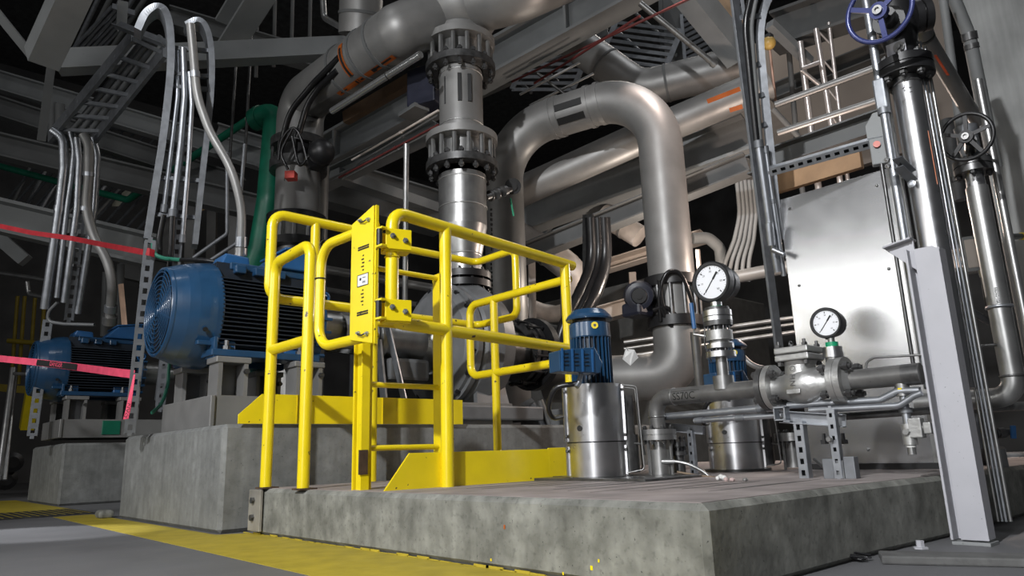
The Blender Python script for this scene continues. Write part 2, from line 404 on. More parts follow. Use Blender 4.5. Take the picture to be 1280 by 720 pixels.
def build_skid():
    g = thing('steel_skid', 'grey steel skid between the near plinth and its blue motor', 'skid', (1.15, 3.3, PZ_), 'motor skids')
    b = MB(); b.channel((1.08, 3.02, PZ_ + .065), (2.75, 3.02, PZ_ + .065), .13, .06, .012, flip=-1); b.build('side_rail', PIPE, g)
    b = MB(); b.channel((1.08, 3.62, PZ_ + .065), (2.75, 3.62, PZ_ + .065), .13, .06, .012); b.build('side_rail', PIPE, g)
    b = MB(); b.box((1.08, 3.32, PZ_ + .065), (.02, .62, .13)); b.build('end_plate', PIPE, g, .004)
    b = MB(); b.box((1.53, 3.32, PZ_ + .122), (.88, .58, .012)); b.build('deck_plate', PGREY, g)
    for x, y in ((1.17, 3.10), (1.17, 3.54), (1.52, 3.10), (1.52, 3.54)):
        s = MB().box((x, y, PZ_ + .284), (.15, .12, .026)).build('support_block', PIPE, g, .004)
        for dx in (-.055, .055): MB().box((x + dx, y, PZ_ + .20), (.018, .11, .142)).build('gusset', PIPE, s)
        MB().box((x, y + .045, PZ_ + .20), (.10, .015, .142)).build('back_web', PGREY, s)
        MB().lathe((x + .05, y - .062, PZ_ + .235), (0, -1, 0), [(0, .012), (.02, .012)], 6).build('jack_bolt', DSTL, s)
    return g
skid = build_skid()
skid2 = dup(skid, (0, 2.90, .06), 'grey steel skid under the far blue motor', 'motor skids')
MB().box((1.40, 5.92, .53), (.12, .02, .10)).build('green_plate', GREEN, None, .003, 'small green plate between the supports of the far blue motor', 'plate')

def build_pump():
    g = thing('centrifugal_pump', 'grey centrifugal pump casing behind the yellow ladder', 'pump', (2.6, 3.30, PZ_), None)
    MY = 3.30
    o = lambda x, dy=0, dz=0: V((x, MY + dy, MZ + dz - .04))
    MB().lathe(o(2.0), EX, [(0, .06), (0, .12), (.03, .125), (.03, .10), (.10, .095), (.30, .10), (.33, .13), (.36, .15), (.40, .16)], 36).build('bearing_housing', STL, g)
    MB().box(o(2.15, -.02, -.17), (.25, .26, .12)).build('oil_sump', PGREY, g, .02)
    MB().lathe(o(2.38), EX, [(0, .17), (.02, .30), (.05, .335), (.08, .34), (.08, .30), (.14, .36), (.24, .385), (.36, .34), (.40, .24), (.46, .16)], 44).build('volute_casing', PGREY, g)
    MB().lathe(o(2.45), EX, [(0, .36), (.03, .36)], 44).build('cover_flange', PGREY, g)
    bolts(g, o(2.455), EX, .335, 16, .014, .07, BLK)
    b = MB(); zt = zof((2.64, MY, 1), 362) - .01
    b.lathe((2.64, MY, MZ + .05), EZ, [(0, .20), (.18, .175), (zt - MZ - .11, .125), (zt - MZ - .05, .125)], 36); b.build('discharge_nozzle', PGREY, g)
    for s in (-1, 1): MB().prism([o(2.52, s * .22, -.36), o(2.76, s * .22, -.36), o(2.72, s * .16, -.05), o(2.56, s * .16, -.05)], (0, .03 * s, 0)).build('support_foot', PGREY, g)
    MB().lathe(o(2.84), EX, [(0, .15), (.22, .13), (.22, .19), (.25, .19)], 32).build('suction_nozzle', DSTL, g)
    f = MB().lathe(o(3.10), EX, [(0, .20), (.04, .20), (.04, .16), (.07, .16), (.07, .235), (.12, .235), (.12, .12)], 40).build('suction_flange', BLK, g)
    bolts(f, o(3.10), EX, .20, 12, .015, .16, BLK, name='bolt')
    MB().box(o(2.62, 0, -.40), (.7, .62, .08)).build('base_frame', PGREY, g, .01)
    return g
pump = build_pump()
g = thing('coupling_guard', 'curved steel guard over the shaft coupling beside the large motor', 'guard', (1.9, MY, PZ_ + .1))
b = MB(); n = 18; R = .125
prof = [(MY + R * math.cos(a), MZ - .03 + R * math.sin(a)) for a in [pi * (-.22 + 1.44 * i / n) for i in range(n + 1)]]
inn = [(MY + (R - .006) * math.cos(a), MZ - .03 + (R - .006) * math.sin(a)) for a in [pi * (-.22 + 1.44 * i / n) for i in range(n + 1)]]
b.prism([(1.80, y, z) for y, z in prof + inn[::-1]], (.19, 0, 0)); b.build('guard_hood', STL, g)
for dy, nm in ((-.15, 'guard_leg'), (.15, 'guard_leg')):
    b = MB(); b.bar((1.98, MY + dy * .85, MZ - .06), (2.0, MY + dy * 1.1, PZ_ + .10), .05, .012, EX); b.build(nm, GALV, g)
b = MB(); b.bar((1.945, 3.07, .93), (2.02, 3.01, .51), .035, .01, (1, .2, 0)); b.build('steel_strap', GALV, None, .002, 'pale slotted flat bar standing before the pump bearing housing', 'flat bar')

# ------------------------------------------------------------------ pump discharge column (centre)
CX, CY = 2.64, 3.30
cz = lambda py: zof((CX, CY, 1), py)
cc = lambda py: V((CX, CY, cz(py)))
cd = 4.22
def exp_joint(name, label, ytop, ybot, R, r, n=14, M=DSTL):
    g = thing(name, label, 'expansion joint', cc(ybot) if True else None, 'flanged couplings on the central riser')
    z0, z1 = cz(ybot), cz(ytop); h = (z1 - z0)
    for z, nm in ((z0, 'lower_flange'), (z1 - .05, 'upper_flange')):
        f = MB().lathe((CX, CY, z), EZ, [(0, r), (0, R), (.045, R), (.045, r)], 44).build(nm, PIPE if nm == 'upper_flange' else M, g, .004)
    bolts(g, (CX, CY, z0 + .02), EZ, R - .028, n, .018, .13, M)
    MB().lathe((CX, CY, z0), EZ, [(0, r * .98), (h, r * .98)], 36).build('sleeve', STL, g)
    rods(g, (CX, CY, z0 + .03), (CX, CY, z1 - .03), R - .03, n, .015, STL)
    return g
b = MB(); b.lathe(cc(345), EZ, [(0, .105), (0, .112), (cz(322) - cz(345), .112), (cz(285) - cz(345), .148), (cz(222) - cz(345), .15)], 40)
g = thing('riser_reducer', 'shiny steel reducer pipe rising from the pump to the lower riser coupling', 'pipe', cc(345))
b.build('reducer', STL, g)
for py, nm in ((262, 'weld_ring'), (228, 'weld_ring'), (320, 'weld_ring')):
    r = .15 if py < 280 else .113
    MB()._tor(cc(py), EZ, r, .004, 40, 6).build(nm, CAST, g)
g = thing('pipe_flange', 'black bolted flange pair at the foot of the central riser', 'flange', cc(362))
MB().lathe(cc(362), EZ, [(0, .09), (0, .165), (.04, .165), (.04, .12), (.055, .12), (.055, .165), (.095, .165), (.095, .1)], 40).build('flange_ring', BLK, g)
bolts(g, cc(355), EZ, .143, 12, .015, .16, BLK)
exp_joint('expansion_joint', 'lower flanged expansion joint with tie rods on the central riser', 172, 215, .228, .15)
g = thing('riser_spool', 'grey steel spool with two dark slots between the two riser couplings', 'pipe', cc(170))
MB().lathe(cc(170), EZ, [(0, .14), (cz(80) - cz(170), .14)], 40).build('spool_pipe', PIPE, g)
for py in (98, 160): MB()._tor(cc(py), EZ, .141, .004, 40, 6).build('weld_ring', CAST, g)
tocam = (V((CC.x, CC.y, 0)) - V((CX, CY, 0))).normalized(); sd = tocam.cross(EZ)
for dx in (-.008, .055, -.10):
    p = cc(122); a = V((CX, CY, 0)) + sd * -dx + tocam * math.sqrt(.14 ** 2 - dx * dx); w = .011 if dx > -.05 else .005
    MB().box((a.x, a.y, cz(122)), (w * 2.2, w * 1.6, .19), Matrix.Rotation(math.atan2(sd.y, sd.x), 3, 'Z')).build('dark_label', INK, g)
exp_joint('expansion_joint', 'upper flanged expansion joint under the big overhead elbow', 52, 92, .228, .15)
# ------------------------------------------------------------------ yellow railings, gate, ladder
RY = .0205
def vert(p, z): return V((p.x, p.y, z))
# upper railing loop on the plinth
UY = 2.66
a = PY(430, 285, UY); z1 = a.z; z0 = PY(350, 374, UY).z; xl = PY(339, 310, UY).x; xr = 1.62
g = thing('platform_railing', 'yellow pipe railing loop in front of the large motor, left of the gate', 'railing', (xl, UY, SZ))
MB().tube([(xr, UY, z1), (xl, UY, z1), (xl, UY, z0), (xr, UY, z0)], RY, 16, .055).build('rail_loop', YEL, g)
pv = PY(394, 300, UY); MB().tube([(pv.x, UY, z1), (pv.x, UY, z0)], RY * .95, 16).build('post', YEL, g)
MB().tube([(xr, UY, z1), (xr, UY, SZ)], RY * .95, 16).build('post', YEL, g)
# nearer frame beside the gate
P1 = at(339, 450, 2.70); P2 = at(384, 450, 2.48)
g = thing('gate_post_frame', 'yellow pipe frame of two posts that the gate closes against', 'railing', vert(P1, SZ))
t1 = zof(P1, 331); t2 = zof(P2, 306); m1 = zof(P1, 444); m2 = zof(P2, 418)
t = (t1 + t2) / 2; mm = (m1 + m2) / 2
MB().tube([vert(P1, SZ), vert(P1, t), vert(P2, t + .01), vert(P2, SZ)], RY, 16, .05).build('post', YEL, g)
MB().tube([vert(P1, mm), vert(P2, mm)], RY * .95, 16).build('mid_rail', YEL, g)
for P in (P1, P2): MB().box((P.x + .006, P.y, SZ + .003), (.062, .062, .006)).build('base_plate', RUST, g)
# self-closing gate
G1 = at(474, 345, 2.17); G0 = at(400, 375, 2.39)
gd = V((G0.x - G1.x, G0.y - G1.y, 0)).normalized(); gn = gd.cross(EZ)
if gn.dot(CC - G1) < 0: gn = -gn
GP = lambda s, z, o=0: V((G1.x, G1.y, 0)) + gd * s + EZ * z + gn * o
gw = (V((G0.x, G0.y, 0)) - V((G1.x, G1.y, 0))).length
zt = zof(G1, 262); zb = zof(G1, 428)
g = thing('safety_gate', 'yellow self-closing gate with a wide hinge plate and warning stickers', 'gate', GP(gw / 2, zb)); gate_root = g
MB().tube([GP(.02, zt - .045), GP(gw, zt - .045), GP(gw, zb + .025), GP(.02, zb + .025)], .0165, 14, .07).build('gate_frame', YEL, g)
pwid = .118
MB().prism([GP(.0, zb - .005, .018), GP(pwid, zb + .02, .018), GP(pwid, zt - .025, .018), GP(.0, zt + .01, .018)], gn * .006).build('hinge_plate', YEL, g, .002)
hp = MB().prism([GP(.0, zb - .005, .018), GP(.0, zt + .01, .018), GP(-.006, zt + .01, .018), GP(-.006, zb - .005, .018)], gn * -.010).build('plate_edge', YEL, g)
for z in (zt - .03, zb + .03):
    for s in (.02, .065):
        MB().lathe(GP(s, z + (s - .04) * .15, .024), gn, [(0, .007), (.006, .007), (.006, .004), (.012, .004)], 6).build('bolt', GALV, g)
    MB().tube([GP(.02, z, .03), GP(.04, z - .006, .033), GP(.065, z, .03)], .0025, 6).build('u_bolt', DSTL, g)
zc = zof(GP(.045, .8), 351)
st = MB().box(GP(.050, zc, .0245), (.056, .0012, .036), Matrix.Rotation(math.atan2(gd.y, gd.x), 3, 'Z')).build('warning_sticker', WHT, g, label='white rectangular sticker')
b = MB(); rt = Matrix.Rotation(math.atan2(gd.y, gd.x), 3, 'Z')
for dz in (-.018, .018): b.box(GP(.050, zc + dz, .0252), (.058, .001, .002), rt)
for dx in (-.028, .028): b.box(GP(.050 + dx, zc, .0252), (.002, .001, .036), rt)
b.box(GP(.062, zc + .004, .0254), (.008, .001, .008), rt)
for dz in (.007, -.005, -.009): b.box(GP(.044, zc + dz, .0254), (.016, .001, .002), rt)
b.build('sticker_print', INK, st)
b = MB()
for sg in (-1, 1):
    for k, hw in enumerate((.007, .014, .012, .013, .006)): b.box(GP(.050 + (k % 2) * .003, zc + sg * (.032 + k * .0115), .0245), (hw, .001, .004), rt)
    for dz in (.100, .107): b.box(GP(.050, zc + sg * dz, .0245), (.058, .001, .005), rt)
b.build('warning_print', INK, g)
for s, z in ((gw - .02, zt - .045), (gw, (zt + zb) / 2 + .05)):
    b = MB(); b._tor(GP(s, z), gd if s < gw - .01 else EZ, .018, .0025, 16, 6); b.build('cable_tie', INK, g)
# hinge brackets
RAILY = 1.90
H1 = at(490, 345, 2.20)
hing = []
for py, lb in ((302, 'upper spring hinge bracket joining the yellow gate to its railing'), (390, 'lower spring hinge bracket joining the yellow gate to its railing')):
    z = zof(H1, py); h = gate_root
    c = V((H1.x, H1.y, z)); fx = EX * .8 - EY * .25; fx = fx.normalized(); fn = V((fx.y, -fx.x, 0)); 
    if fn.dot(CC - c) < 0: fn = -fn
    rt2 = Matrix.Rotation(math.atan2(fx.y, fx.x), 3, 'Z')
    h = MB().box(c + fx * .012 + fn * .030, (.082, .006, .066), rt2).build('gate_hinge', YEL, gate_root, .002)
    MB().box(c + fx * .012 + fn * -.026, (.082, .006, .066), rt2).build('bracket_plate', YEL, h, .002)
    MB().box(c + fx * .012 + EZ * -.034, (.082, .056, .006), rt2).build('bracket_floor', YEL, h, .002)
    for sx in (-.008, .032):
        MB().lathe(c + fx * sx + fn * .033 + EZ * (.006 - sx * .3), fn, [(0, .009), (.005, .009), (.005, .005), (.014, .005)], 6).build('bolt', GALV, h)
    MB().lathe(GP(-.016, z - .024, .012), EZ, [(0, .009), (.05, .009)], 14).build('spring_barrel', BLK, h)
    for q in (-.028, .028): MB().box(GP(-.022, z + q, .008), (.03, .02, .006), rt).build('hinge_leaf', YEL, h)
# right-hand railing
A = PY(490, 340, RAILY - .04); B = PY(717, 345, RAILY + .04)
zt = zof(PY(560, 300, RAILY), 292); zm = zof(PY(560, 300, RAILY), 417)
L0 = V((H1.x, H1.y, 0)); L1 = V((PX(717, 345, 2.14).x, RAILY + .05, 0))
L = lambda f, z: L0 + (L1 - L0) * f + EZ * z
g = thing('guard_rail', 'long yellow pipe guard rail running from the gate hinge to the blue pump motor', 'railing', L(.3, SZ))
MB().tube([L(1, zt), L(0, zt), L(0, zm), L(1, zm)], RY, 16, .05).build('rail_loop', YEL, g)
fr = lambda px: (lambda p: 0)(0)
def frac(px):
    p = ext(L0 + EZ * .6, (L1 - L0), px=px); return (p - L0 - EZ * .6).dot(L1 - L0) / (L1 - L0).length_squared
for px in (558, 712): MB().tube([L(frac(px), zt), L(frac(px), SZ)], RY, 16).build('post', YEL, g)
MB()._tor(L(0, zt - .15), EZ, .0225, .002, 20, 6).build('weld_ring', YEL, g)
# short side loop running back from the end post
RX = L1.x; p = PX(617, 372, RX); zt2 = (p.z + PX(700, 354, RX).z) / 2; zb2 = (PX(617, 466, RX).z + PX(690, 455, RX).z) / 2
ye = PX(588, 430, RX).y; yp = p.y
g = thing('side_rail_loop', 'small yellow pipe loop behind the guard rail, left of the blue pump motor', 'railing', (RX, yp, SZ))
MB().tube([(RX, L1.y + .02, zt2), (RX, ye, zt2), (RX, ye, zb2), (RX, L1.y + .02, zb2)], RY * .9, 16, .05).build('rail_loop', YEL, g)
MB().tube([(RX, yp, zt2), (RX, yp, SZ)], RY * .9, 16).build('post', YEL, g)
# far railing of the platform
q0 = PY(495, 303, 2.78); q1 = PY(594, 333, 2.80); zf = (q0.z + q1.z) / 2; q2 = PX(644, 318, q1.x)
ql = PX(646, 395, q1.x).z
g = thing('rear_railing', 'bent yellow pipe railing on the plinth in front of the pump column', 'railing', (q1.x, 2.79, PZ_))
MB().tube([(1.66, 2.79, zf), (q1.x, 2.79, zf), (q1.x, q2.y, zf), (q1.x, q2.y, ql), (q1.x, 2.79, ql), (1.66, 2.79, ql)], RY * .9, 16, .045).build('rail_loop', YEL, g)
MB().tube([(1.66, 2.79, zf), (1.66, 2.79, PZ_)], RY * .9, 16).build('post', YEL, g)
# step ladder
LX0 = PZ(456, 612, SZ); lx = LX0.x; ly = LX0.y + .02
ly = 2.03; lx = PY(456, 560, ly).x; rx_ = PY(551, 480, ly).x
g = thing('yellow_ladder', 'short yellow step ladder below the gate up to the plinth', 'ladder', (lx, ly, SZ))
b = MB(); b.channel((lx, ly, SZ), (lx, ly, .70), .055, .03, .006, EY, 1); b.build('stringer', YEL, g, .001)
b = MB(); b.angle((lx - .022, ly - .02, SZ), (lx - .022, ly - .02, .66), .035, .006, EY, -1); b.build('stringer_angle', YEL, g, .001)
b = MB(); b.bar((rx_, ly, SZ), (rx_, ly, .90), .03, .05, EY); b.build('stringer', YEL, g, .001)
b = MB(); b.box((lx - .022, ly - .028, SZ + .085), (.030, .006, .075)); b.build('rusty_patch', RUST, g)
for py in (560, 481, 405, 336):
    z = zof((lx + .05, ly, .4), py); MB().tube([(lx + .01, ly, z), (rx_, ly, z)], .0095, 12).build('rung', YEL, g)
# toe boards
ty = RAILY - .035
xa = PY(480, 610, ty).x; xa2 = PY(512, 568, ty).x; xb = PY(711, 590, ty).x
g = thing('toe_board', 'lower yellow toe board standing on the low pad below the guard rail', 'toe board', (xa, ty, SZ), 'yellow toe boards')
MB().prism([(xa, ty, SZ), (xb - .10, ty, SZ), (xb - .10, ty, SZ + .108), (xa2, ty, SZ + .108)], (0, .006, 0)).build('board', YEL, g, .001)
MB().box((xb - .045, ty + .003, SZ + .056), (.11, .006, .112)).build('end_board', YEL, g, .001)
MB().box((xb - .06, ty - .03, SZ + .006), (.06, .05, .012)).build('clip', DSTL, g)
ty2 = 2.755
za = PY(430, 530, ty2).z; zb_ = PY(430, 497, ty2).z
xa = PY(298, 522, ty2).x; xc = PY(577, 510, ty2).x
g = thing('toe_board', 'upper yellow toe board along the edge of the tall plinth', 'toe board', (xa, ty2, za), 'yellow toe boards')
h = zb_ - za + .005
MB().prism([(xa, ty2, za), (xc, ty2, za), (xc, ty2, za + h), (xa + .09, ty2, za + h), (xa, ty2, za + h * .3)], (0, .006, 0)).build('board', YEL, g, .001)
for f in (.25, .62, .97): MB().box((xa + (xc - xa) * f, ty2 - .002, za + h / 2), (.07, .006, h)).build('splice_plate', YEL, g)
# ------------------------------------------------------------------ vertical stainless pumps
def build_vpump():
    c0 = at(747, 590, 2.47); x, y = c0.x, c0.y; r = .101
    zt = zof(c0, 482); zs = zof(c0, 552)
    g = thing('vertical_pump', 'near vertical pump with a polished steel shell, blue motor and yellow dot', 'pump', (x, y, SZ), 'vertical pumps')
    pt = lambda z: V((x, y, z))
    MB().lathe(pt(SZ + .012), EZ, [(0, r), (zs - SZ - .016, r)], 48).build('lower_shell', SS, g)
    up = MB().lathe(pt(zs), EZ, [(0, r * 1.01), (zt - zs, r * 1.01), (zt - zs, r * .9)], 48).build('upper_shell', SS, g)
    MB().lathe(pt(zs - .005), EZ, [(0, r * .99), (.006, r * .99)], 48).build('shell_seam', BLK, g)
    fl = (CC - pt(0)); fl.z = 0; fl.normalize(); fr_ = EZ.cross(fl)       # towards the aisle, and along it
    h = MB(); hd = (fl * .85 - fr_ * .5).normalized(); h.lathe(pt(zs + .045) + hd * r * 1.005, hd, [(0, .010), (.003, .010)], 14); h.build('drain_hole', INK, up)
    for s in (-1, 1):
        e = (fr_ * s * .98 + fl * .2).normalized()
        MB().box(pt((zt + zs) / 2) + e * r * 1.03, (.012, .02, zt - zs - .004), Matrix.Rotation(math.atan2(e.y, e.x), 3, 'Z')).build('shell_flange', SS, up)
        MB().box(pt((zs + SZ) / 2) + e * r * 1.02, (.010, .02, zs - SZ - .03), Matrix.Rotation(math.atan2(e.y, e.x), 3, 'Z')).build('shell_flange', SS, g)
        for z in (zt - .02, zs + .02, zs - .03): MB().lathe(pt(z) + e * r * 1.02 + fl * .012, fl, [(0, .006), (.006, .004)], 8).build('screw', DSTL, g)
    MB().lathe(pt(SZ), EZ, [(0, r * 1.25), (.012, r * 1.25)], 40).build('base_flange', DSTL, g)
    # motor
    mc = at(750, 450, 2.47); pt2 = lambda z: V((x, y, z)); zm = lambda py: zof(c0, py)
    mr = .071
    b = MB(); b.lathe(pt2(zt - .03), EZ, [(0, mr * .86), (zm(424) - zt + .03, mr * .86)], 36); b.build('motor_body', FINM, g)
    b = MB()
    for i in range(28):
        a = 2 * pi * i / 28; d = V((math.cos(a), math.sin(a), 0)); b.bar(pt2(zt - .01) + d * mr * .93, pt2(zm(424)) + d * mr * .93, mr * .22, .0032, d.cross(EZ))
    b.build('motor_rib', BLUE, g)
    MB().lathe(pt2(zm(424)), EZ, [(0, mr * .9), (0, mr * 1.02), (.004, mr * 1.05), (zm(406) - zm(424), mr * 1.04), (zm(405) - zm(424), mr * .95), (zm(405) - zm(424), .02)], 44).build('fan_cowl', BLUE, g)
    MB().lathe(pt2(zm(400)), EZ, [(0, mr * .8), (-.004, mr * 1.15), (.002, mr * 1.19), (.012, mr * 1.12), (.022, mr * .98), (zm(389) - zm(400), mr * .85), (zm(389) - zm(400), .01)], 44).build('rain_cap', BLUE, g)
    MB().lathe(pt2(zm(406)), EZ, [(0, mr * .85), (zm(399) - zm(406), mr * .85)], 36).build('dark_cap_gap', BLK, g)  # black ring put in to paint the dark gap under the rain cap
    hd = (fl * .97 + fr_ * .25).normalized(); zc = zm(411)
    dt = MB().lathe(pt2(zc) + hd * mr * 1.045, hd, [(0, .0125), (.002, .0125)], 24).build('round_sticker', mat('sticker_yellow', (.8, .62, .05), .5), g, label='round yellow sticker')
    MB().lathe(pt2(zc) + hd * (mr * 1.045 + .002), hd, [(0, .005), (.0006, .005)], 12).build('sticker_mark', GALVD, dt)
    # terminal box: long louvred box sticking out to the left
    A = at(704, 447, 2.26); Bq = at(768, 428, 2.42)
    A = at(700, 448, 2.30); Bq = at(752, 440, 2.38)
    d = (Bq - A); d.z = 0; Ln = d.length; d.normalize(); nn = d.cross(EZ)
    if nn.dot(CC - A) < 0: nn = -nn
    z0 = zof(A, 467); z1 = zof(A, 438)
    P = lambda s, z, o: V((A.x, A.y, 0)) + d * s + EZ * z + nn * o
    hh = z1 - z0
    tb = MB().prism([P(-.02, z0 + .004, .03), P(Ln * .8, z0 + .0, .03), P(Ln * .9, z0 + hh * .45, .03), P(Ln * .72, z1 + .012, .03), P(-.02, z1 - .004, .03)], nn * -.07).build('terminal_box', BLUE, g, .004)
    for k in range(4):
        s = -.012 + k * Ln * .235; MB().bar(P(s, z0 + .004, .032), P(s + .002, z1 + .002, .032), .006, .006, nn).build('box_rib', BLUE2, tb)
        b = MB()
        for j in range(4): b.bar(P(s + .008, z0 + hh * (.32 + .16 * j), .031), P(s + .024, z0 + hh * (.34 + .16 * j), .031), .003, .004, nn)
        if k < 3: b.build('louvre', FINM, tb)
    # cable gland and cable
    e0 = P(Ln * .48, z0, 0); e1 = e0 - EZ * .03 - d * .012
    MB().tube([e0, e1, e1 - EZ * .012 - d * .01], .0085, 12).build('cable_gland', GALV, g)
    q = [e1, at(697, 484, 2.32), at(688, 497, 2.33), at(686, 512, 2.35), at(692, 522, 2.38), at(702, 521, 2.44)]
    MB().curve(q, .0085, 12).build('motor_cable', RUB, g)
    # pipe guard frame on the right side of the shell
    e = (fr_ * 1.0 + fl * .05).normalized(); F = lambda s, z, o=0: pt(z) + e * (r + s) + fl * (.03 + o)
    MB().tube([F(.0, zt - .004), F(.05, zt - .012), F(.058, SZ + .03), F(.0, SZ + .02)], .0028, 8, .012).build('guard_frame', STL, g)
    MB().tube([F(.0, zt - .004, -.10), F(.05, zt - .012, -.10), F(.058, SZ + .03, -.10), F(.0, SZ + .02, -.10)], .0028, 8, .012).build('guard_frame', STL, g)
    b = MB(); b.lathe(pt(SZ + .02) + e * (r + .012) - fl * .02, EZ, [(0, .034), (zs - SZ, .034), (zs - SZ, .026), (zt - SZ - .06, .026)], 20); b.build('inner_barrel', DSTL, g)
    MB().tube([pt(zs - .01) + e * (r + .03) + fl * .03, pt(zs - .015) + e * (r + .06) + fl * .02, pt(zs - .05) + e * (r + .065)], .0035, 8, .01).build('flush_tube', STL, g)
    # side stack: flanges and bottom block
    st = at(824, 560, 2.47); sp = lambda py: V((st.x, st.y, zof(st, py)))
    hgt = lambda a, b_: zof(st, a) - zof(st, b_)
    MB().lathe(sp(593), EZ, [(0, .036), (hgt(562, 593), .036), (hgt(562, 593), .022), (hgt(552, 593), .022)], 30).build('discharge_barrel', STL, g)
    MB().lathe(sp(550), EZ, [(0, .03), (0, .062), (.016, .062), (.016, .058), (.019, .058), (.019, .062), (.036, .062), (.036, .03)], 36).build('discharge_flange', STL, g)
    bolts(g, sp(550) + EZ * .018, EZ, .049, 8, .008, .065, DSTL)
    for a in (-.5, .5): MB().box(sp(571) + fr_ * a * .075 + fl * .02, (.008, .008, .14)).build('stay_bar', STL, g)
    b = MB(); q = sp(570) + fr_ * .07 - fl * .05; b.lathe(q, EZ, [(0, .032), (.014, .032), (.014, .022), (.03, .022), (.03, .032), (.046, .032)], 28); b.build('suction_flange', DSTL, g)
    bolts(g, q + EZ * .04, EZ, .025, 8, .006, .05, BLK)
    MB().tube([q - EZ * .06, q], .02, 16).build('suction_neck', DSTL, g)
    return g, c0, fl, fr_
vp, vpc, vfl, vfr = build_vpump()
c2 = at(922, 585, 2.80)
vp2 = dup(vp, (c2.x - vpc.x, c2.y - vpc.y, 0), 'rear vertical pump with a polished shell half hidden behind the grey pipes', 'vertical pumps'); vp2.scale = (1, 1, .87)
b = MB(); o_ = V((vpc.x, vpc.y, SZ))
b.box((vpc.x + .03, vpc.y - .06, SZ + .005), (.34, .50, .01)); b.build('steel_base_plate', DSTL, None, .002, 'thin steel base plate under the near vertical pump', 'base plate')

# discharge pipe with elbow, lettering and flange
AX = 2.05
pA = PX(835, 493, AX); pB = PX(956, 486, AX); zA = (pA.z + pB.z) / 2
st = at(824, 560, 2.47)
stz = zof(st, 535)
AP = lambda y, z=None: V((AX, y, zA if z is None else z))
yA = st.y; yF = PX(957, 486, AX).y
AX_ = st.x
# pipe line runs from the pump stack towards -Y
AX = st.x; zA = (PX(850, 493, AX).z + PX(950, 488, AX).z) / 2; yF = PX(957, 486, AX).y
pr = .0285
g = thing('discharge_pipe', 'grey stencilled pipe with an elbow rising from the near vertical pump', 'pipe', (AX, st.y, stz))
pp = MB().tube([(AX, st.y, stz), (AX, st.y, zA), (AX, yF + .01, zA)], pr, 28, .065, seg=10).build('elbow_pipe', PIPE2, g)
MB()._tor(V((AX, st.y, zA - .064)), EZ, pr, .003, 28, 6).build('weld_ring', STL, g)
yl = PX(860, 492, AX).y
MB()._tor(V((AX, yl + .055, zA)), EY, pr, .0028, 28, 6).build('weld_ring', STL, g)
tc_ = lambda u, v: V((AX - (pr + .0012) * math.cos(v / pr - .12), yl - u, zA + (pr + .0012) * math.sin(v / pr - .12)))
text('SS70C', .034, tc_, INK, pp, 'stencil_lettering')
b = MB()
for (u0, u1, v0, v1) in ((-.06, .06, .017, .0182), (-.06, .06, -.017, -.0182), (-.06, -.0588, -.017, .017), (.06, .0588, -.017, .017)):
    b.add([tc_(u0, v0), tc_(u1, v0), tc_(u1, v1), tc_(u0, v1)], [(0, 1, 2, 3)])
b.build('stencil_border', INK, pp)
fR = .068
def flange_on_y(parent, y, t=.02, M=STL, gap=False):
    return MB().lathe((AX, y, zA), (0, -1, 0), [(0, .03), (0, fR), (t, fR), (t, .045), (t + .004, .03)], 44).build('flange', M, parent, .0015)
flange_on_y(g, yF + .004, .018, DSTL)
# check valve
yG = PX(1052, 476, AX).y
yM = (yF + yG) / 2 - .005
g = thing('check_valve', 'cast steel check valve with raised letters and a bolted square cover', 'valve', (AX, yM, zA - .06))
yfl1 = yF - .017
MB().lathe((AX, yfl1, zA), (0, -1, 0), [(0, .03), (0, fR), (.018, fR), (.018, .034)], 44).build('flange', CAST, g, .0015)
MB().lathe((AX, yG + .018, zA), (0, -1, 0), [(0, .034), (0, fR), (.018, fR), (.018, .03)], 44).build('flange', CAST, g, .0015)
L1_ = yfl1 - .018; L2_ = yG + .018; ln = L1_ - L2_
prof = [(0, .036), (.012, .034), (.02, .036)]
for i in range(11):
    a = pi * (i / 10); prof.append((.028 + (ln - .05) * i / 10, .036 + .022 * math.sin(a)))
prof += [(ln - .012, .035), (ln, .037)]
body = MB().lathe((AX, L1_, zA - .004), (0, -1, 0), prof, 36, True).build('valve_body', CAST, g)
zc0 = zof((AX, yM, zA), 452); zc1 = zof((AX, yM, zA), 434)
MB().lathe((AX, yM + .004, zA + .01), EZ, [(0, .052), (.02, .046), (zc0 - zA - .022, .044), (zc0 - zA - .01, .05)], 32).build('bonnet_neck', CAST, g)
hc = (zc1 - zc0) / 2
hw = .05
MB().box((AX, yM + .004, zc0 + hc / 2), (.105, .105, hc - .002)).build('bonnet_flange', CAST, g, .004)
cv = MB().box((AX, yM + .004, zc0 + hc * 1.5), (.105, .105, hc - .002)).build('cover_plate', CAST, g, .004)
for sx in (-1, 1):
    for sy in (-1, 1):
        p = V((AX + sx * .040, yM + .004 + sy * .040, zc0 - .012))
        b = MB(); b.lathe(p, EZ, [(0, .009), (.011, .009)], 6); b.lathe(p, EZ, [(0, .005), (hc * 2 + .03, .005)], 8); b.lathe(p + EZ * (hc * 2 + .012), EZ, [(0, .009), (.008, .009)], 6); b.build('cover_bolt', DSTL, g)
b = MB(); b._tor(V((AX - .01, yM + .02, zc1 + .010)), EY, .009, .003, 16, 6); b.build('lifting_lug', DSTL, cv)
bolts(g, (AX, yfl1 - .001, zA), EY, .053, 4, .0125, .078, DSTL, pi / 4, 'flange_bolt')
bolts(g, (AX, yG + .001, zA), EY, .053, 4, .0125, .095, DSTL, pi / 4, 'flange_bolt')
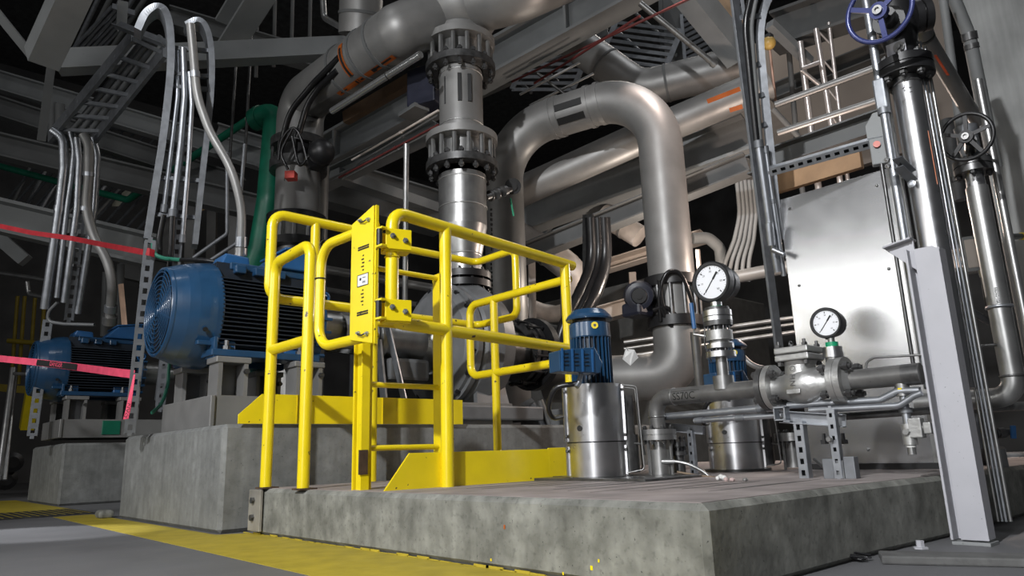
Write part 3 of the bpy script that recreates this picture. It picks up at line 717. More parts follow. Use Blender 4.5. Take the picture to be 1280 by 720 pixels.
# raised letters running down the side of the body
bx = lambda v: AX - (.0585 - max(0, v) * .10 - 9 * v * v * .3)
def vfn(zc, sc=1.): return lambda u, v: V((bx(zc - u) - .0012, yM + .006 - v * sc, zA + zc - u))
for ch, zc in (('O', .046), ('H', .022), ('N', .002)):
    text(ch, .023, vfn(zc), mat('cast_shadow_edge', (.10, .10, .10), .5, .5), body, 'raised_letter')
MB().box((AX - .058, yM + .006, zA - .022), (.004, .042, .014)).build('name_plate', CAST, body, .002)
# pressure gauge maker: dial faces -X
def gauge(px, py, rr, name, label, stem_pts, x):
    c = PX(px, py, x); g = thing('pressure_gauge', label, 'gauge', stem_pts, 'pressure gauges')
    ax = V((-1, -.06, -.04)).normalized(); d0 = rr * .95
    MB().lathe(c + ax * -d0 * .62, ax, [(-d0 * .5, rr * .7), (-d0 * .48, rr * .84), (d0 * .40, rr * .88), (d0 * .45, rr * .99), (d0 * .62, rr), (d0 * .92, rr), (d0 * .98, rr * .94), (d0 * .98, rr * .84), (d0 * .78, rr * .80)], 48).build('case', BLK, g)
    MB()._tor(c - ax * d0 * .5, ax, rr * .88, rr * .04, 40, 6).build('case_rim', GALVD, g)
    fa = c + ax * d0 * .22 - ax * d0 * .62 + ax * d0 * .62
    dl = MB().lathe(fa, ax, [(0, rr * .80), (.001, rr * .80)], 44).build('dial', WHT, g)
    u = ax.cross(EZ).normalized() ; w = u.cross(ax) if u.cross(ax).z > 0 else ax.cross(u)
    if u.dot(CR) < 0: u = -u
    f = fa + ax * .0016
    dirn = lambda a: u * math.sin(a) + w * math.cos(a)
    b = MB(); a = math.radians(38)
    b.bar(f - dirn(a) * rr * .60, f + dirn(a) * rr * .15, rr * .05, .001, ax); b.bar(f + dirn(a) * rr * .15, f + dirn(a) * rr * .56, rr * .10, .001, ax)
    b.build('pointer', INK, dl)
    b = MB()
    for k in range(7):
        q = dirn(math.radians(-140 + k * 46.6)); b.bar(f + q * rr * .62, f + q * rr * .72, rr * .05, .0006, ax)
    for k in range(29):
        q = dirn(math.radians(-140 + k * 10)); b.bar(f + q * rr * .72, f + q * rr * .76, rr * .012, .0006, ax)
    b.build('scale_mark', INK, dl)
    for k in range(7):
        q = dirn(math.radians(-140 + k * 46.6)); cpt = f + q * rr * .50
        text(str(k * 10), rr * .13, plane_fn(cpt, u, w), INK, dl, 'scale_number')
    MB().lathe(c - ax * d0 * .1 - EZ * rr * 1.02, EZ, [(0, rr * .28), (rr * .2, rr * .28)], 4).build('stem_block', BLK, g)
    return g, c
g1c = PX(895, 352, AX); g1z = lambda py: zof((AX, g1c.y, .6), py)
ys = PX(899, 420, AX).y
sz = lambda py: zof((AX, ys, .6), py)
gauge(892, 353, pxr(26, dep(g1c)), 'pressure_gauge', 'upper round pressure gauge on the bolted valve stack, larger white dial', V((AX, ys, sz(378))), AX - .0)
g = thing('gauge_valve_stack', 'bolted steel valve stack with a blue lever below the upper gauge', 'valve', (AX, ys, zA + pr - .01))
sr = pxr(17, dep((AX, ys, .6)))
SP = lambda py: V((AX, ys, sz(py)))
def seg(pa, pb, r, nm, M=SS, k=30, bev=.0012): return MB().lathe(SP(pa), EZ, [(0, .004), (0, r), (sz(pb) - sz(pa), r), (sz(pb) - sz(pa), .004)], k).build(nm, M, g, bev)
seg(487, 470, sr * .75, 'weld_boss', STL); seg(470, 447, sr * .42, 'nipple', STL)
seg(447, 440, sr * 1.08, 'lower_flange'); seg(440, 436, sr * .55, 'neck', DSTL); seg(436, 430, sr * 1.0, 'lower_body_flange')
seg(430, 424, sr * .7, 'ball_body', CAST); seg(426, 414, sr * .98, 'valve_body', CAST); seg(414, 408, sr * .6, 'neck', DSTL)
seg(408, 402, sr * 1.05, 'upper_body_flange', DSTL); seg(402, 397, sr * 1.06, 'top_flange'); seg(397, 396, sr * 1.0, 'gasket', BLK); seg(396, 389, sr * 1.06, 'top_flange'); seg(389, 385, sr * .9, 'cap_ring', DSTL)
seg(386, 378, sr * .42, 'gauge_socket', SS); seg(390, 383.5, sr * .55, 'green_seal', mat('green_seal', (.01, .28, .13), .4), bev=0)
bolts(g, SP(436), EZ, sr * .8, 8, .006, .035, DSTL); bolts(g, SP(410), EZ, sr * .82, 8, .006, .04, DSTL)
MB().box(SP(487) + V((-.03, 0, .03)), (.002, .014, .012)).build('yellow_tag', YEL, g)
la = SP(424); lb = PX(867, 418, AX - .02); lt = PX(864, 379, AX - .02)
MB().tube([la, lb, PX(868, 411, AX - .02)], .005, 10).build('lever_arm', STL, g)
MB().tube([PX(868, 411, AX - .02), lt], .0075, 10).build('lever_grip', BLUE2, g)
MB().curve([SP(404) + V((-.03, .03, 0)), SP(430) + V((-.035, .035, 0)), SP(452) + V((-.02, .025, 0))], .0022, 8).build('bleed_tube', DSTL, g)
# second gauge on the flange
y2 = PX(1041, 440, AX).y; z2 = lambda py: zof((AX, y2, .6), py)
c2g = PX(1037, 404, AX)
gauge(1034, 404, pxr(19.5, dep(c2g)), 'pressure_gauge', 'lower round pressure gauge above the check valve flange, smaller white dial', V((AX, y2, z2(424))), AX)
g = thing('gauge_fitting', 'steel gauge fitting with a green seal on the check valve flange', 'fitting', (AX, y2, z2(446)), None)
r2 = pxr(12, dep(c2g))
for a, bb, r, nm, M in ((458, 446, r2 * .8, 'boss', STL), (447, 441, r2, 'body_ring', SS), (441, 434, r2 * .95, 'body_ring', SS), (434, 428, r2 * .62, 'green_seal', mat('green_seal', (.01, .28, .13))), (428, 421, r2 * .35, 'socket', STL)):
    MB().lathe(V((AX, y2, z2(a))), EZ, [(0, .003), (0, r), (z2(bb) - z2(a), r), (z2(bb) - z2(a), .003)], 26).build(nm, M, g, .001)
# continuing pipe to the right, rising behind the post
VD = 1.97
yE = PX(1168, 466, AX).y
g = thing('outlet_pipe', 'grey outlet pipe from the check valve with a drain branch, ending at the post', 'pipe', (AX, yG, zA))
MB().tube([(AX, yG + .004, zA), (AX, .668, zA)], pr, 28).build('pipe', PIPE2, g)
MB().lathe((AX, yG - .001, zA), (0, -1, 0), [(0, .03), (0, fR), (.018, fR), (.018, .045), (.03, .03)], 44).build('flange', CAST, g, .0015)
MB().lathe((AX, .712, zA), (0, -1, 0), [(0, pr + .0006), (.043, pr + .0006)], 28).build('dark_band', DSTL, g)  # darker band round the pipe end beside the post
yD = PX(1130, 500, AX).y; dz = lambda py: zof((AX, yD, .4), py); rd = pxr(1, dep((AX, yD, .4)))
D = lambda py: V((AX, yD, dz(py)))
g = thing('drain_valve', 'small steel drain valve hanging below the outlet pipe beside the post', 'valve', D(568))
for a, bb, r, nm, M in ((495, 478, 8.5, 'olet', STL), (515, 495, 4.6, 'nipple', GALV), (516, 510, 8, 'collar', GALVD), (548, 515, 5, 'nipple', GALV), (556, 530, 8, 'valve_body', CAST), (559, 554, 5.5, 'white_sleeve', PAPER), (568, 559, 5, 'outlet', STL)):
    MB().lathe(D(a), EZ, [(0, .002), (0, r * rd), (dz(bb) - dz(a), r * rd), (dz(bb) - dz(a), .002)], 20).build(nm, M, g, .0008)
MB().box(D(488) + V((-8.4 * rd, 0, 0)), (.002, .010, .012)).build('yellow_tag', YEL, g)
for i, (pxx, w, h) in enumerate(((1146, 15, 24), (1160, 9, 14))):
    p = PX(pxx, 535, AX); MB().box(p, (w * rd, w * rd, h * rd)).build('side_body', CAST, g, .003)
MB().tube([PX(1140, 536, AX), PX(1163, 534, AX)], 4 * rd, 12).build('side_tube', STL, g)
MB().lathe(D(540) + V((-.016, 0, 0)), (-1, 0, 0), [(0, .010), (.010, .008)], 6).build('plug', STL, g)

# small horizontal tubes under the pipe (carried on strut brackets)
TX = AX - .035
def run(name, label, pts, r, M, x, bend=.05, group=None, tap=None):
    P = [PX(a, b_, x) for a, b_ in pts]
    g = thing(name, label, 'tube', P[0], group)
    MB().tube(P, r, 18, bend).build('tube', M, g)
    for a in (tap or []):
        i, f = a; q = P[i].lerp(P[i + 1], f); MB().lathe(q, P[i + 1] - P[i], [(0, r * 1.02), (0, r * 1.22), (.03, r * 1.22), (.03, r * 1.02)], 18).build('coupling', GALVD, g)
    return g
gt = 'small tubes below the stencilled pipe'
run('steel_tube', 'upper galvanized tube running below the stencilled pipe', [(818, 522), (985, 508)], .0125, GALV, AX + .03, group=gt, tap=[(0, .80)])
run('steel_tube', 'lower thin galvanized tube with a union below the stencilled pipe', [(868, 526), (978, 519)], .0085, GALV, AX + .01, group=gt, tap=[(0, .02), (0, .5)])
run('steel_tube', 'upper of two bright tubes bending up behind the drain valve', [(985, 507), (1100, 500), (1122, 489), (1150, 488)], .010, GALV, AX - .01, .04, gt)
run('steel_tube', 'lower of two bright tubes bending up behind the drain valve', [(1012, 513), (1124, 507), (1142, 495), (1152, 491)], .0085, GALV, AX - .03, .04, gt)
run('steel_tube', 'dark tube low behind the strut frame near the panel', [(1050, 521), (1180, 512)], .011, DSTL, AX + .12, .04, gt)
run('steel_tube', 'thin bent tube standing before the steel panel above the outlet pipe', [(1082, 468), (1083, 452), (1093, 447), (1160, 443)], .0035, STL, AX + .10, .02)
# strut frame
fx_ = AX - .02
def strut(name, label, p0, p1, w=.022, nrm=(-1, 0, 0), M=GALV, group=None, face=True):
    p0 = V(p0); p1 = V(p1); n = V(nrm); d = (p1 - p0).normalized(); n = (n - d * n.dot(d)).normalized(); s = d.cross(n)
    g = thing(name, label, 'strut', p0 if p0.z < p1.z else p1, group)
    b = MB(); b.perf(p0 + n * w / 2, p1 + n * w / 2, w, .0025, .03, w * .42, n); b.build('slotted_face', M, g)
    for k in (-1, 1): MB().bar(p0 + s * k * w / 2, p1 + s * k * w / 2, .0025, w, n).build('side_wall', M, g)
    MB().bar(p0 - n * w / 2, p1 - n * w / 2, w, .003, n).build('back_wall', INK if face else M, g)
    return g
sl = 'strut legs of the pipe stand'
def leg(px, pt, pb, x, w, lb):
    q = PX(px, (pt + pb) / 2, x); return strut('strut_post', lb, V((x, q.y, max(SZ, zof(q, pb)))), V((x, q.y, zof(q, pt))), w, group=sl)
leg(1004, 527, 600, fx_, .026, 'wide slotted strut leg left of centre under the strut beam')
leg(1045, 512, 598, fx_ - .03, .020, 'slim pale strut leg with a clamp bolt at the right end of the strut beam')
leg(866, 538, 596, AX + .10, .018, 'short strut leg standing between the two vertical pumps')
q0 = PX(975, 521, fx_ - .01); q1 = PX(1054, 526, fx_ + .0)
b = MB(); b.channel(q0 + V((.02, 0, 0)), q1 + V((.02, 0, 0)), .036, .03, .003, EZ, 1); b.build('strut_beam', GALV, None, .001, 'short galvanized strut beam carrying the small tubes', 'strut beam')
b = MB(); q = PX(977, 517, fx_ - .03)
for dx, dz_, w, h in ((0, .018, .036, .004), (0, -.018, .036, .004), (-.016, 0, .004, .036), (.016, 0, .004, .036)): b.box(q + V((0, dx, dz_)), (.03, w, h))
b.build('tube_clamp', GALV, None, 0, 'open square tube clamp at the left end of the strut beam', 'clamp')
q0 = PX(826, 533, AX + .09); q1 = PX(880, 538, AX + .12)
MB().bar(q0, q1, .02, .03).build('strut_beam', GALVD, None, .001, 'short strut beam behind the pump discharge flange', 'strut beam')
g = thing('pipe_guide', 'dark bolted guide blocks at the foot of the slim strut leg', 'bracket', PX(1044, 598, fx_ - .04))
for pxx, w, h, pyy, M in ((1039, .036, .055, 583, GALVD), (1050, .03, .05, 582, PGREY), (1064, .03, .06, 580, GALVD)):
    q = PX(pxx, pyy, fx_ - .02); MB().box((q.x, q.y, SZ + h / 2), (.03, w, h)).build('block', M, g, .002)
for pxx in (1031, 1055):
    q = PX(pxx, 555, fx_ + .02); MB().lathe(q, EZ, [(0, .012), (.012, .012), (.012, .006), (.03, .005)], 6).build('anchor_nut', BLK, g)
q = PX(1037, 549, fx_ - .05); MB().lathe(q, (-1, 0, 0), [(0, .009), (.006, .009), (.009, .006)], 14).build('clamp_bolt', STL, g)
q0 = PX(1018, 574, fx_ + .03); q1 = PX(1046, 598, fx_ - .03); MB().tube([q0, q1], .005, 10).build('brace_rod', DSTL, None, label='thin dark diagonal rod bracing the strut stand', cat='rod')
# bleed hose and litter on the pad
s0 = at(827, 577, 2.43)
g = thing('braided_hose', 'braided steel hose curving from the near pump stack down to the pad', 'hose', s0)
MB().curve([s0, at(845, 577, 2.42), at(862, 581, 2.40), at(878, 589, 2.38), at(889, 598, 2.36)], .0055, 12).build('hose', STL, g)
MB().cyl(s0 - V((0, .0, 0)), at(843, 577, 2.42), .009, 14).build('hose_fitting', STL, g)
run('steel_tube', 'thin copper-coloured tube lying low between the two pumps', [(847, 590), (870, 594), (895, 597)], .004, mat('dull_copper', (.35, .27, .2), .4, .7), AX + .02, .02)
for i, (px, py, s) in enumerate(((902, 599, .016), (914, 600, .012), (930, 600, .010))):
    p = PZ(px, py + 2, SZ); b = MB()
    for k in range(4): b.ball(p + V((random.uniform(-1, 1) * s, random.uniform(-1, 1) * s, s * .5)), s * random.uniform(.4, .7), 7, 4)
    b.build('paper_scrap', (PAPER, mat('pinkish_scrap', (.5, .38, .36), .8), PIPE)[i], None, 0, ('crumpled white scrap on the pad by the hose end', 'crumpled pinkish scrap on the pad right of the white one', 'small grey scrap on the pad before the rear pump')[i], 'scrap', 'scraps on the pad')
g = thing('metal_tag', 'white paper tag hanging beside the blue pump motor', 'tag', at(787, 440, 2.55))
p = [at(782, 436, 2.55), at(793, 437, 2.55), at(798, 447, 2.56), at(788, 457, 2.55), at(778, 449, 2.54)]
MB().prism(p, (.0015, .0015, 0)).build('tag_plate', PAPER, g); MB().tube([at(776, 424, 2.5), at(785, 438, 2.55)], .001, 6).build('tag_string', INK, g)
# ------------------------------------------------------------------ steel panel
WX = 2.72
tl = PX(976, 246, WX); tr = PX(1112, 213, WX); bl = PX(1008, 586, WX)
ztop = (tl.z + tr.z) / 2
yL_, yR_ = tl.y, PX(1165, 500, WX).y
yL2 = PX(1000, 500, WX).y
yL_ = (yL_ + yL2) / 2
g = thing('metal_screen', 'large plain brushed steel panel behind the gauges at right', 'panel', (WX, (yL_ + yR_) / 2, SZ))
MB().box((WX + .004, (yL_ + tr.y) / 2, (ztop + SZ) / 2), (.008, yL_ - tr.y, ztop - SZ)).build('panel_sheet', PNL, g, .002)
MB().box((WX + .0, (tr.y + yR_) / 2 - .004, (ztop + SZ) / 2), (.008, tr.y - yR_ - .004, ztop - SZ)).build('side_sheet', PNL, g, .002)
MB().box((WX - .006, tr.y - .002, (ztop + SZ) / 2), (.006, .012, ztop - SZ)).build('corner_trim', STL, g)
MB().box((WX - .01, (yL_ + yR_) / 2, SZ + .012), (.03, yL_ - yR_, .02)).build('bottom_channel', BLK, g)
for px, py in ((987, 261), (1096, 232), (999, 357), (1111, 336), (1085, 562), (1143, 560)):
    MB().ball(PX(px, py, WX - .001), .006, 10, 6).build('rivet', STL, g)
# plywood and dark beam over the panel
wx = WX + .25
q0 = PX(968, 243, wx); q1 = PX(1078, 205, wx)
b = MB(); b.box((wx, (q0.y + q1.y) / 2, q0.z + .05), (.03, abs(q0.y - q1.y), .10)); b.build('plywood_strip', WOOD, None, .002, 'brown plywood strip along the top of the steel panel', 'plywood')
q0 = PX(965, 225, wx + .2); b = MB(); b.ibeam((wx + .2, q0.y + .1, q0.z + .1), (wx + .2, PX(1118, 190, wx + .2).y, q0.z + .1), .10, .10); b.build('steel_beam', BEAMD, None, 0, 'dark steel beam just above the plywood strip over the panel', 'beam')
# ------------------------------------------------------------------ grey post
pb_ = PZ(1217, 682, 0.0)
bx_, by_ = pb_.x, pb_.y
ztp = zof((bx_, by_, .4), 309)
g = thing('steel_post', 'pale grey steel post standing in the right foreground with a gusset on top', 'post', (bx_, by_, 0))
# front face looks to -X; the post is an H lying with its web along X
w = .062; d = .055; t = .006; by_ -= .005
yl_ = by_ + w / 2
MB().prism([(bx_, by_ - w / 2, .012), (bx_, by_ + w / 2, .012), (bx_, by_ + w / 2, ztp), (bx_, by_ - w / 2 + .014, ztp), (bx_, by_ - w / 2, ztp - .012)], (t, 0, 0)).build('front_plate', POST, g, .001)
MB().box((bx_ + .03, by_ - w / 2 + t / 2, ztp / 2 + .004), (.05, t, ztp - .02)).build('side_flange', POST, g)
MB().box((bx_ + .034, by_ + w / 2 + .006, ztp / 2 + .006), (.006, .016, ztp - .012)).build('web', POST, g)
MB().box((bx_ + .012, by_ + w / 2 + .016, ztp / 2 + .006), (.05, .006, ztp - .012)).build('side_flange', POST, g, .001)
qa = PX(1103, 311, bx_ - .01); qb = PX(1131, 301, bx_ + .0); qc = PX(1140, 339, bx_ + .0)
MB().prism([(bx_ + .01, qa.y, qa.z), (bx_ + .01, by_ + w / 2, qb.z), (bx_ + .01, by_ + w / 2, qc.z)], (.006, 0, 0)).build('gusset', POST, g, .001)
MB().prism([(bx_ - .012, qa.y, qa.z), (bx_ + .04, qa.y, qa.z), (bx_ + .04, by_ + w / 2, qb.z), (bx_ - .012, by_ + w / 2, qb.z)], (0, 0, .006)).build('cap_plate', POST, g, .002)
MB().box((bx_ + .028, by_ + .008, .004), (.07, .085, .008)).build('base_plate', BEAM, g, .001)
# low curb with bolt
c0 = PZ(1116, 706, 0); c1 = PZ(1280, 710, 0)
kd = (c1 - c0).normalized(); kn = EZ.cross(kd)
if kn.dot(c0 - CC) < 0: kn = -kn
b = MB(); b.prism([c0 - kd * .02, c1 + kd * 1.0, c1 + kd * 1.0 + kn * .085, c0 - kd * .02 + kn * .085], (0, 0, .018)); b.build('floor_curb', mat('curb_concrete', (.11, .11, .108), .85, var=.2, scale=8, mott=.4), None, .004, 'low concrete curb on the floor in front of the grey post', 'curb')
q = PZ(1151, 686, .018); b = MB(); b.lathe(q, EZ, [(0, .016), (.004, .016), (.004, .009), (.018, .009)], 6); b.build('anchor_bolt', POST, None, 0, 'pale anchor bolt head standing on the low curb', 'bolt')
# floor litter to the left of the curb
p = PZ(1068, 703, 0)
g = thing('wire_scrap', 'small heap of black wire scraps on the floor before the low pad', 'wire scraps', p)
b = MB()
for k in range(9):
    a = random.uniform(-.4, .4); dd = (kd * math.cos(a) + kn * math.sin(a)); q = p + kn * random.uniform(-.015, .02) + kd * random.uniform(-.012, .012) + EZ * (.004 + k * .0012)
    b.tube([q - dd * .028, q + dd * .0 + EZ * .005, q + dd * .028], .0022, 6)
b.build('wire', RUB, g)
for i, (px, py, w_, lb) in enumerate(((1165, 655, .05, 'dark flat plate on the floor at the foot of the pad behind the post'), (1155, 648, .09, 'pale flat plates lying on the floor left of the dark one'))):
    q = PZ(px, py, 0); MB().box(q + EZ * .005, (w_, .04, .010), Matrix.Rotation(.6, 3, 'Z')).build('flat_plate', (DSTL, POST)[i], None, .001, lb, 'plate')
q = PZ(1040, 690, 0); MB().tube([PZ(1010, 672, 0) + EZ * .003, PZ(1060, 688, 0) + EZ * .003, PZ(1110, 686, 0) + EZ * .003, PZ(1145, 677, 0) + EZ * .003], .0012, 6).build('floor_wire', GALVD, None, label='thin pale wire lying on the floor left of the post', cat='wire')
q = PZ(1145, 654, 0); MB().tube([q, q + EZ * .02, q + EZ * .022 + kd * .03], .002, 6).build('bent_rod', BLK, None, label='small bent black rod at the foot of the low pad', cat='rod')
# ------------------------------------------------------------------ right-hand risers
def riser(name, label, px, py, d, r, ptop, pbot, M, cat='pipe', group=None, joints=()):
    p = at(px, py, d); q0 = V((p.x, p.y, zof(p, pbot))); q1 = V((p.x, p.y, zof(p, ptop)))
    g = thing(name, label, cat, q0, group); MB().cyl(q0, q1, r, 24).build(name if name != cat else 'tube', M, g)
    for py2, w, nm, MM in joints:
        z = zof(p, py2); MB().lathe((p.x, p.y, z - w / 2), EZ, [(0, r), (0, r * 1.25), (w, r * 1.25), (w, r)], 24).build(nm, MM, g)
    return g, p
bd = dep(PX(1157, 240, 2.25))
bp = at(1157, 240, bd); br = pxr(16.5, bd)
zf1 = zof(bp, 88)
g = thing('tall_steel_riser', 'thick shiny steel riser behind the grey post, hanging from the blue-wheel valve', 'pipe', (bp.x, bp.y, .5))
MB().cyl((bp.x, bp.y, zof(bp, 486)), (bp.x, bp.y, zf1 - .03), br, 32).build('riser_pipe', SS, g)
MB().lathe((bp.x, bp.y, zof(bp, 112)), EZ, [(0, br), (.0, br * .86), (zf1 - zof(bp, 112), br * .86)], 32).build('pipe_neck', SS, g)
MB()._tor(V((bp.x, bp.y, zof(bp, 106))), EZ, br * .97, .004, 28, 6).build('weld_ring', DSTL, g)
tcam = V((CC.x - bp.x, CC.y - bp.y, 0)).normalized(); ts = EZ.cross(tcam)
b = MB()
for i in range(9):
    u = random.uniform(-.012, .008); z = zof(bp, 113 + random.uniform(0, 9)); q = V((bp.x, bp.y, z)) + tcam * math.sqrt(br * br - u * u) * 1.004 + ts * u
    b.box(q, (.0008, .007, .0025), Matrix.Rotation(math.atan2(tcam.y, tcam.x), 3, 'Z'))
b.build('heat_mark', INK, g)
for z0_ in (200,):
    b = MB(); q = V((bp.x, bp.y, 0)) + (tcam * .55 - ts * -.83).normalized() * br * 1.0; b.bar((q.x, q.y, zof(bp, 236)), (q.x, q.y, zof(bp, 170)), .002, .0015, tcam); b.build('orange_stripe', ORNG, g)
# gate valve with blue wheel
g = thing('gate_valve', 'black gate valve at top right with a dark blue handwheel', 'valve', (bp.x, bp.y, zf1 - .03), 'handwheel valves')
fr1 = pxr(34, bd)
MB().lathe((bp.x, bp.y, zf1 - .028), EZ, [(0, .03), (0, fr1), (.024, fr1), (.024, fr1 * .95), (.028, fr1 * .95), (.028, fr1), (.052, fr1), (.052, .03)], 44).build('flange', BLK, g, .002)
bolts(g, (bp.x, bp.y, zf1 - .002), EZ, fr1 * .78, 8, .012, .085, DSTL)
zt_ = zof(bp, -20)
MB().lathe((bp.x, bp.y, zf1 + .02), EZ, [(0, .05), (.03, .04), (.06, .045), (.10, .055), (.14, .05), (zt_ - zf1, .04)], 30, True).build('valve_body', BLK, g)
hx = PX(1099, 14, bp.x - .20); wax = V((-1, .0, -.12)).normalized()
wr = pxr(38, dep(hx))
MB().tube([V((bp.x, bp.y, hx.z + .03)), hx + V((.05, 0, .008))], .026, 20).build('bonnet', BLK, g)
MB().lathe(V((bp.x, bp.y, hx.z + .03)).lerp(hx, .42), hx - V((bp.x, bp.y, hx.z + .03)), [(0, .045), (.018, .045)], 24).build('bonnet_flange', BLK, g)
MB().box(V((bp.x, bp.y, hx.z)) + V((-.045, .0, -.05)), (.004, .055, .04)).build('white_plate', POST, g, .002)
MB().lathe(V((bp.x, bp.y, hx.z - .055)) + V((-.05, -.01, 0)), (-1, 0, 0), [(0, .016), (.006, .016), (.006, .008), (.012, .007)], 20).build('plate_screw', STL, g)
def handwheel(parent, c, ax, R, M, n, a0=0.):
    ax = ax.normalized(); b = MB(); b._tor(c, ax, R, R * .085, 48, 10); w = b.build('handwheel', M, parent)
    e1 = EZ.cross(ax).normalized(); e2 = ax.cross(e1); b = MB()
    for i in range(n):
        a = a0 + 2 * pi * i / n; d = e1 * math.cos(a) + e2 * math.sin(a); MB().bar(c + d * R * .2, c + d * R * .96, R * .16, R * .09, ax).build('spoke', M, w)
    MB().lathe(c - ax * R * .12, ax, [(0, R * .28), (R * .24, R * .28), (R * .24, R * .12)], 24).build('hub', M, w)
    MB().lathe(c + ax * R * .10, ax, [(0, R * .15), (R * .12, R * .15), (R * .12, R * .08), (R * .04, R * .07)], 16).build('stem_nut', STL, w)
    MB().lathe(c - ax * R * 1.0, ax, [(0, R * .07), (R * 1.1, R * .07)], 12).build('stem', STL, w)
handwheel(g, hx, wax, wr, PURP, 3, .55)
# side flange of the valve and slanting pipe
q = at(1141, 22, 2.2); b = MB(); b.lathe(q, (.5, -.75, .1), [(0, .05), (.02, .05), (.02, .04), (.026, .04), (.026, .05), (.046, .05)], 36); b.build('side_flange', BLK, g)
def pline(name, label, pts, r, M, cat='pipe', bend=.1, group=None, n=18, joints=(), foot=False, head=False):
    P = [at(*p) for p in pts]
    if foot: P.append(V((P[-1].x, P[-1].y, 0)))
    if head: P.insert(0, V((P[0].x, P[0].y, 8)))
    o = min(P, key=lambda v: v.z)
    g = thing(name, label, cat, o, group); MB().tube(P, r, n, bend).build('tube' if name != 'tube' else 'shell', M, g)
    for (i, f, w, k, MM) in joints:
        a, bb = P[i], P[i + 1]; d = (bb - a).normalized(); c = a.lerp(bb, f)
        MB().lathe(c - d * w / 2, d, [(0, r), (0, r * k), (w, r * k), (w, r)], n).build('joint_ring', MM, g)
    return g
g = pline('slanting_pipe', 'grey pipe slanting down to the right behind the blue-wheel valve, orange mark', [(1146, -20, 2.25), (1156, 45, 2.3), (1208, 132, 2.5), (1222, 150, 2.6)], .026, PIPE, bend=.1, joints=[(1, .02, .006, 1.08, DSTL)])
a_ = at(1174, 66, 2.31); b_ = at(1190, 91, 2.37); u_ = (CC - a_).normalized(); s_ = (b_ - a_).normalized().cross(u_); b = MB(); b.bar(a_ + u_ * .021 + s_ * .017, b_ + u_ * .021 + s_ * .017, .008, .002, u_ + s_ * .8); b.build('orange_band', mat('signal_orange', (.75, .10, .02), .5), g)
pline('dark_pipe', 'dark jointed pipe on the concrete column at far top right', [(1185, -20, 2.9), (1212, 46, 2.9), (1233, 150, 2.9), (1245, 210, 2.9)], .024, BEAMD, bend=.05, joints=[(1, .0, .03, 1.2, DSTL), (1, .12, .02, 1.15, DSTL)])
pline('thin_pipe', 'upright thin grey pipe between the slanting pipe and the column', [(1178, -10, 2.8), (1200, 160, 2.8), (1216, 260, 2.8)], .016, BEAMD)
# second riser with the black wheel
rd2 = 2.25; rp = at(1239, 330, rd2); rr = pxr(12.5, rd2); zf2 = zof(rp, 216); ze = zof(rp, 496)
g = thing('bare_steel_riser', 'mottled steel riser at right edge, elbowing left near the bottom', 'pipe', (rp.x, rp.y, ze))
eb = PX(1205, 503, rp.x)
MB().tube([(rp.x, rp.y, zf2 - .05), (rp.x, rp.y, ze), (rp.x, rp.y + .28, ze)], rr, 26, .055).build('riser_pipe', STL, g)
MB().cyl((rp.x, rp.y, zf2 - .06), (rp.x, rp.y, zf2), rr * .85, 26).build('pipe_neck', SS, g)
MB()._tor(V((rp.x, rp.y, zof(rp, 470))), EZ, rr, .004, 26, 6).build('weld_ring', DSTL, g)
MB()._tor(V((rp.x, rp.y, zof(rp, 384))), EZ, rr * 1.08, .005, 26, 6).build('pipe_clamp', GALV, g)
b = MB()
for i in range(10):
    q = V((rp.x, rp.y, zof(rp, 362 + i * 2))) + V((CC.x - rp.x, CC.y - rp.y, 0)).normalized() * rr * 1.003; b.box(q, (.003, .010 * random.uniform(.4, 1), .002), Matrix.Rotation(.5, 3, 'Z'))
b.build('marker_note', INK, g)
g = thing('gate_valve', 'small gate valve near the right edge with a black handwheel', 'valve', (rp.x, rp.y, zf2), 'handwheel valves')
f2 = pxr(22, rd2)
MB().lathe((rp.x, rp.y, zf2 - .004), EZ, [(0, .02), (0, f2), (.02, f2), (.02, f2 * .94), (.024, f2 * .94), (.024, f2), (.044, f2), (.044, .02)], 36).build('flange', DSTL, g, .0015)
bolts(g, (rp.x, rp.y, zf2 + .018), EZ, f2 * .76, 4, .010, .075, BLK)
MB().lathe((rp.x, rp.y, zf2 + .04), EZ, [(0, .03), (.02, .024), (.05, .032), (.09, .03), (.12, .035)], 24, True).build('valve_body', GALVD, g)
hw2 = PX(1208, 171, rp.x - .13)
MB().tube([V((rp.x, rp.y, hw2.z - .01)), hw2 + V((.04, 0, 0))], .018, 18).build('bonnet', DSTL, g)
handwheel(g, hw2, V((-1, .0, -.08)), pxr(29, dep(hw2)), BLK, 5, .2)
riser('valve_outlet_riser', 'dull steel pipe rising beside the black handwheel valve', 1262, 300, 2.32, .013, 100, 520, STL)
riser('dark_drain_pipe', 'short capped dark pipe behind the tall riser, under the slanting pipe', 1196, 220, 2.6, .022, 150, 250, PGREY, joints=[(225, .02, 'joint_ring', DSTL)])
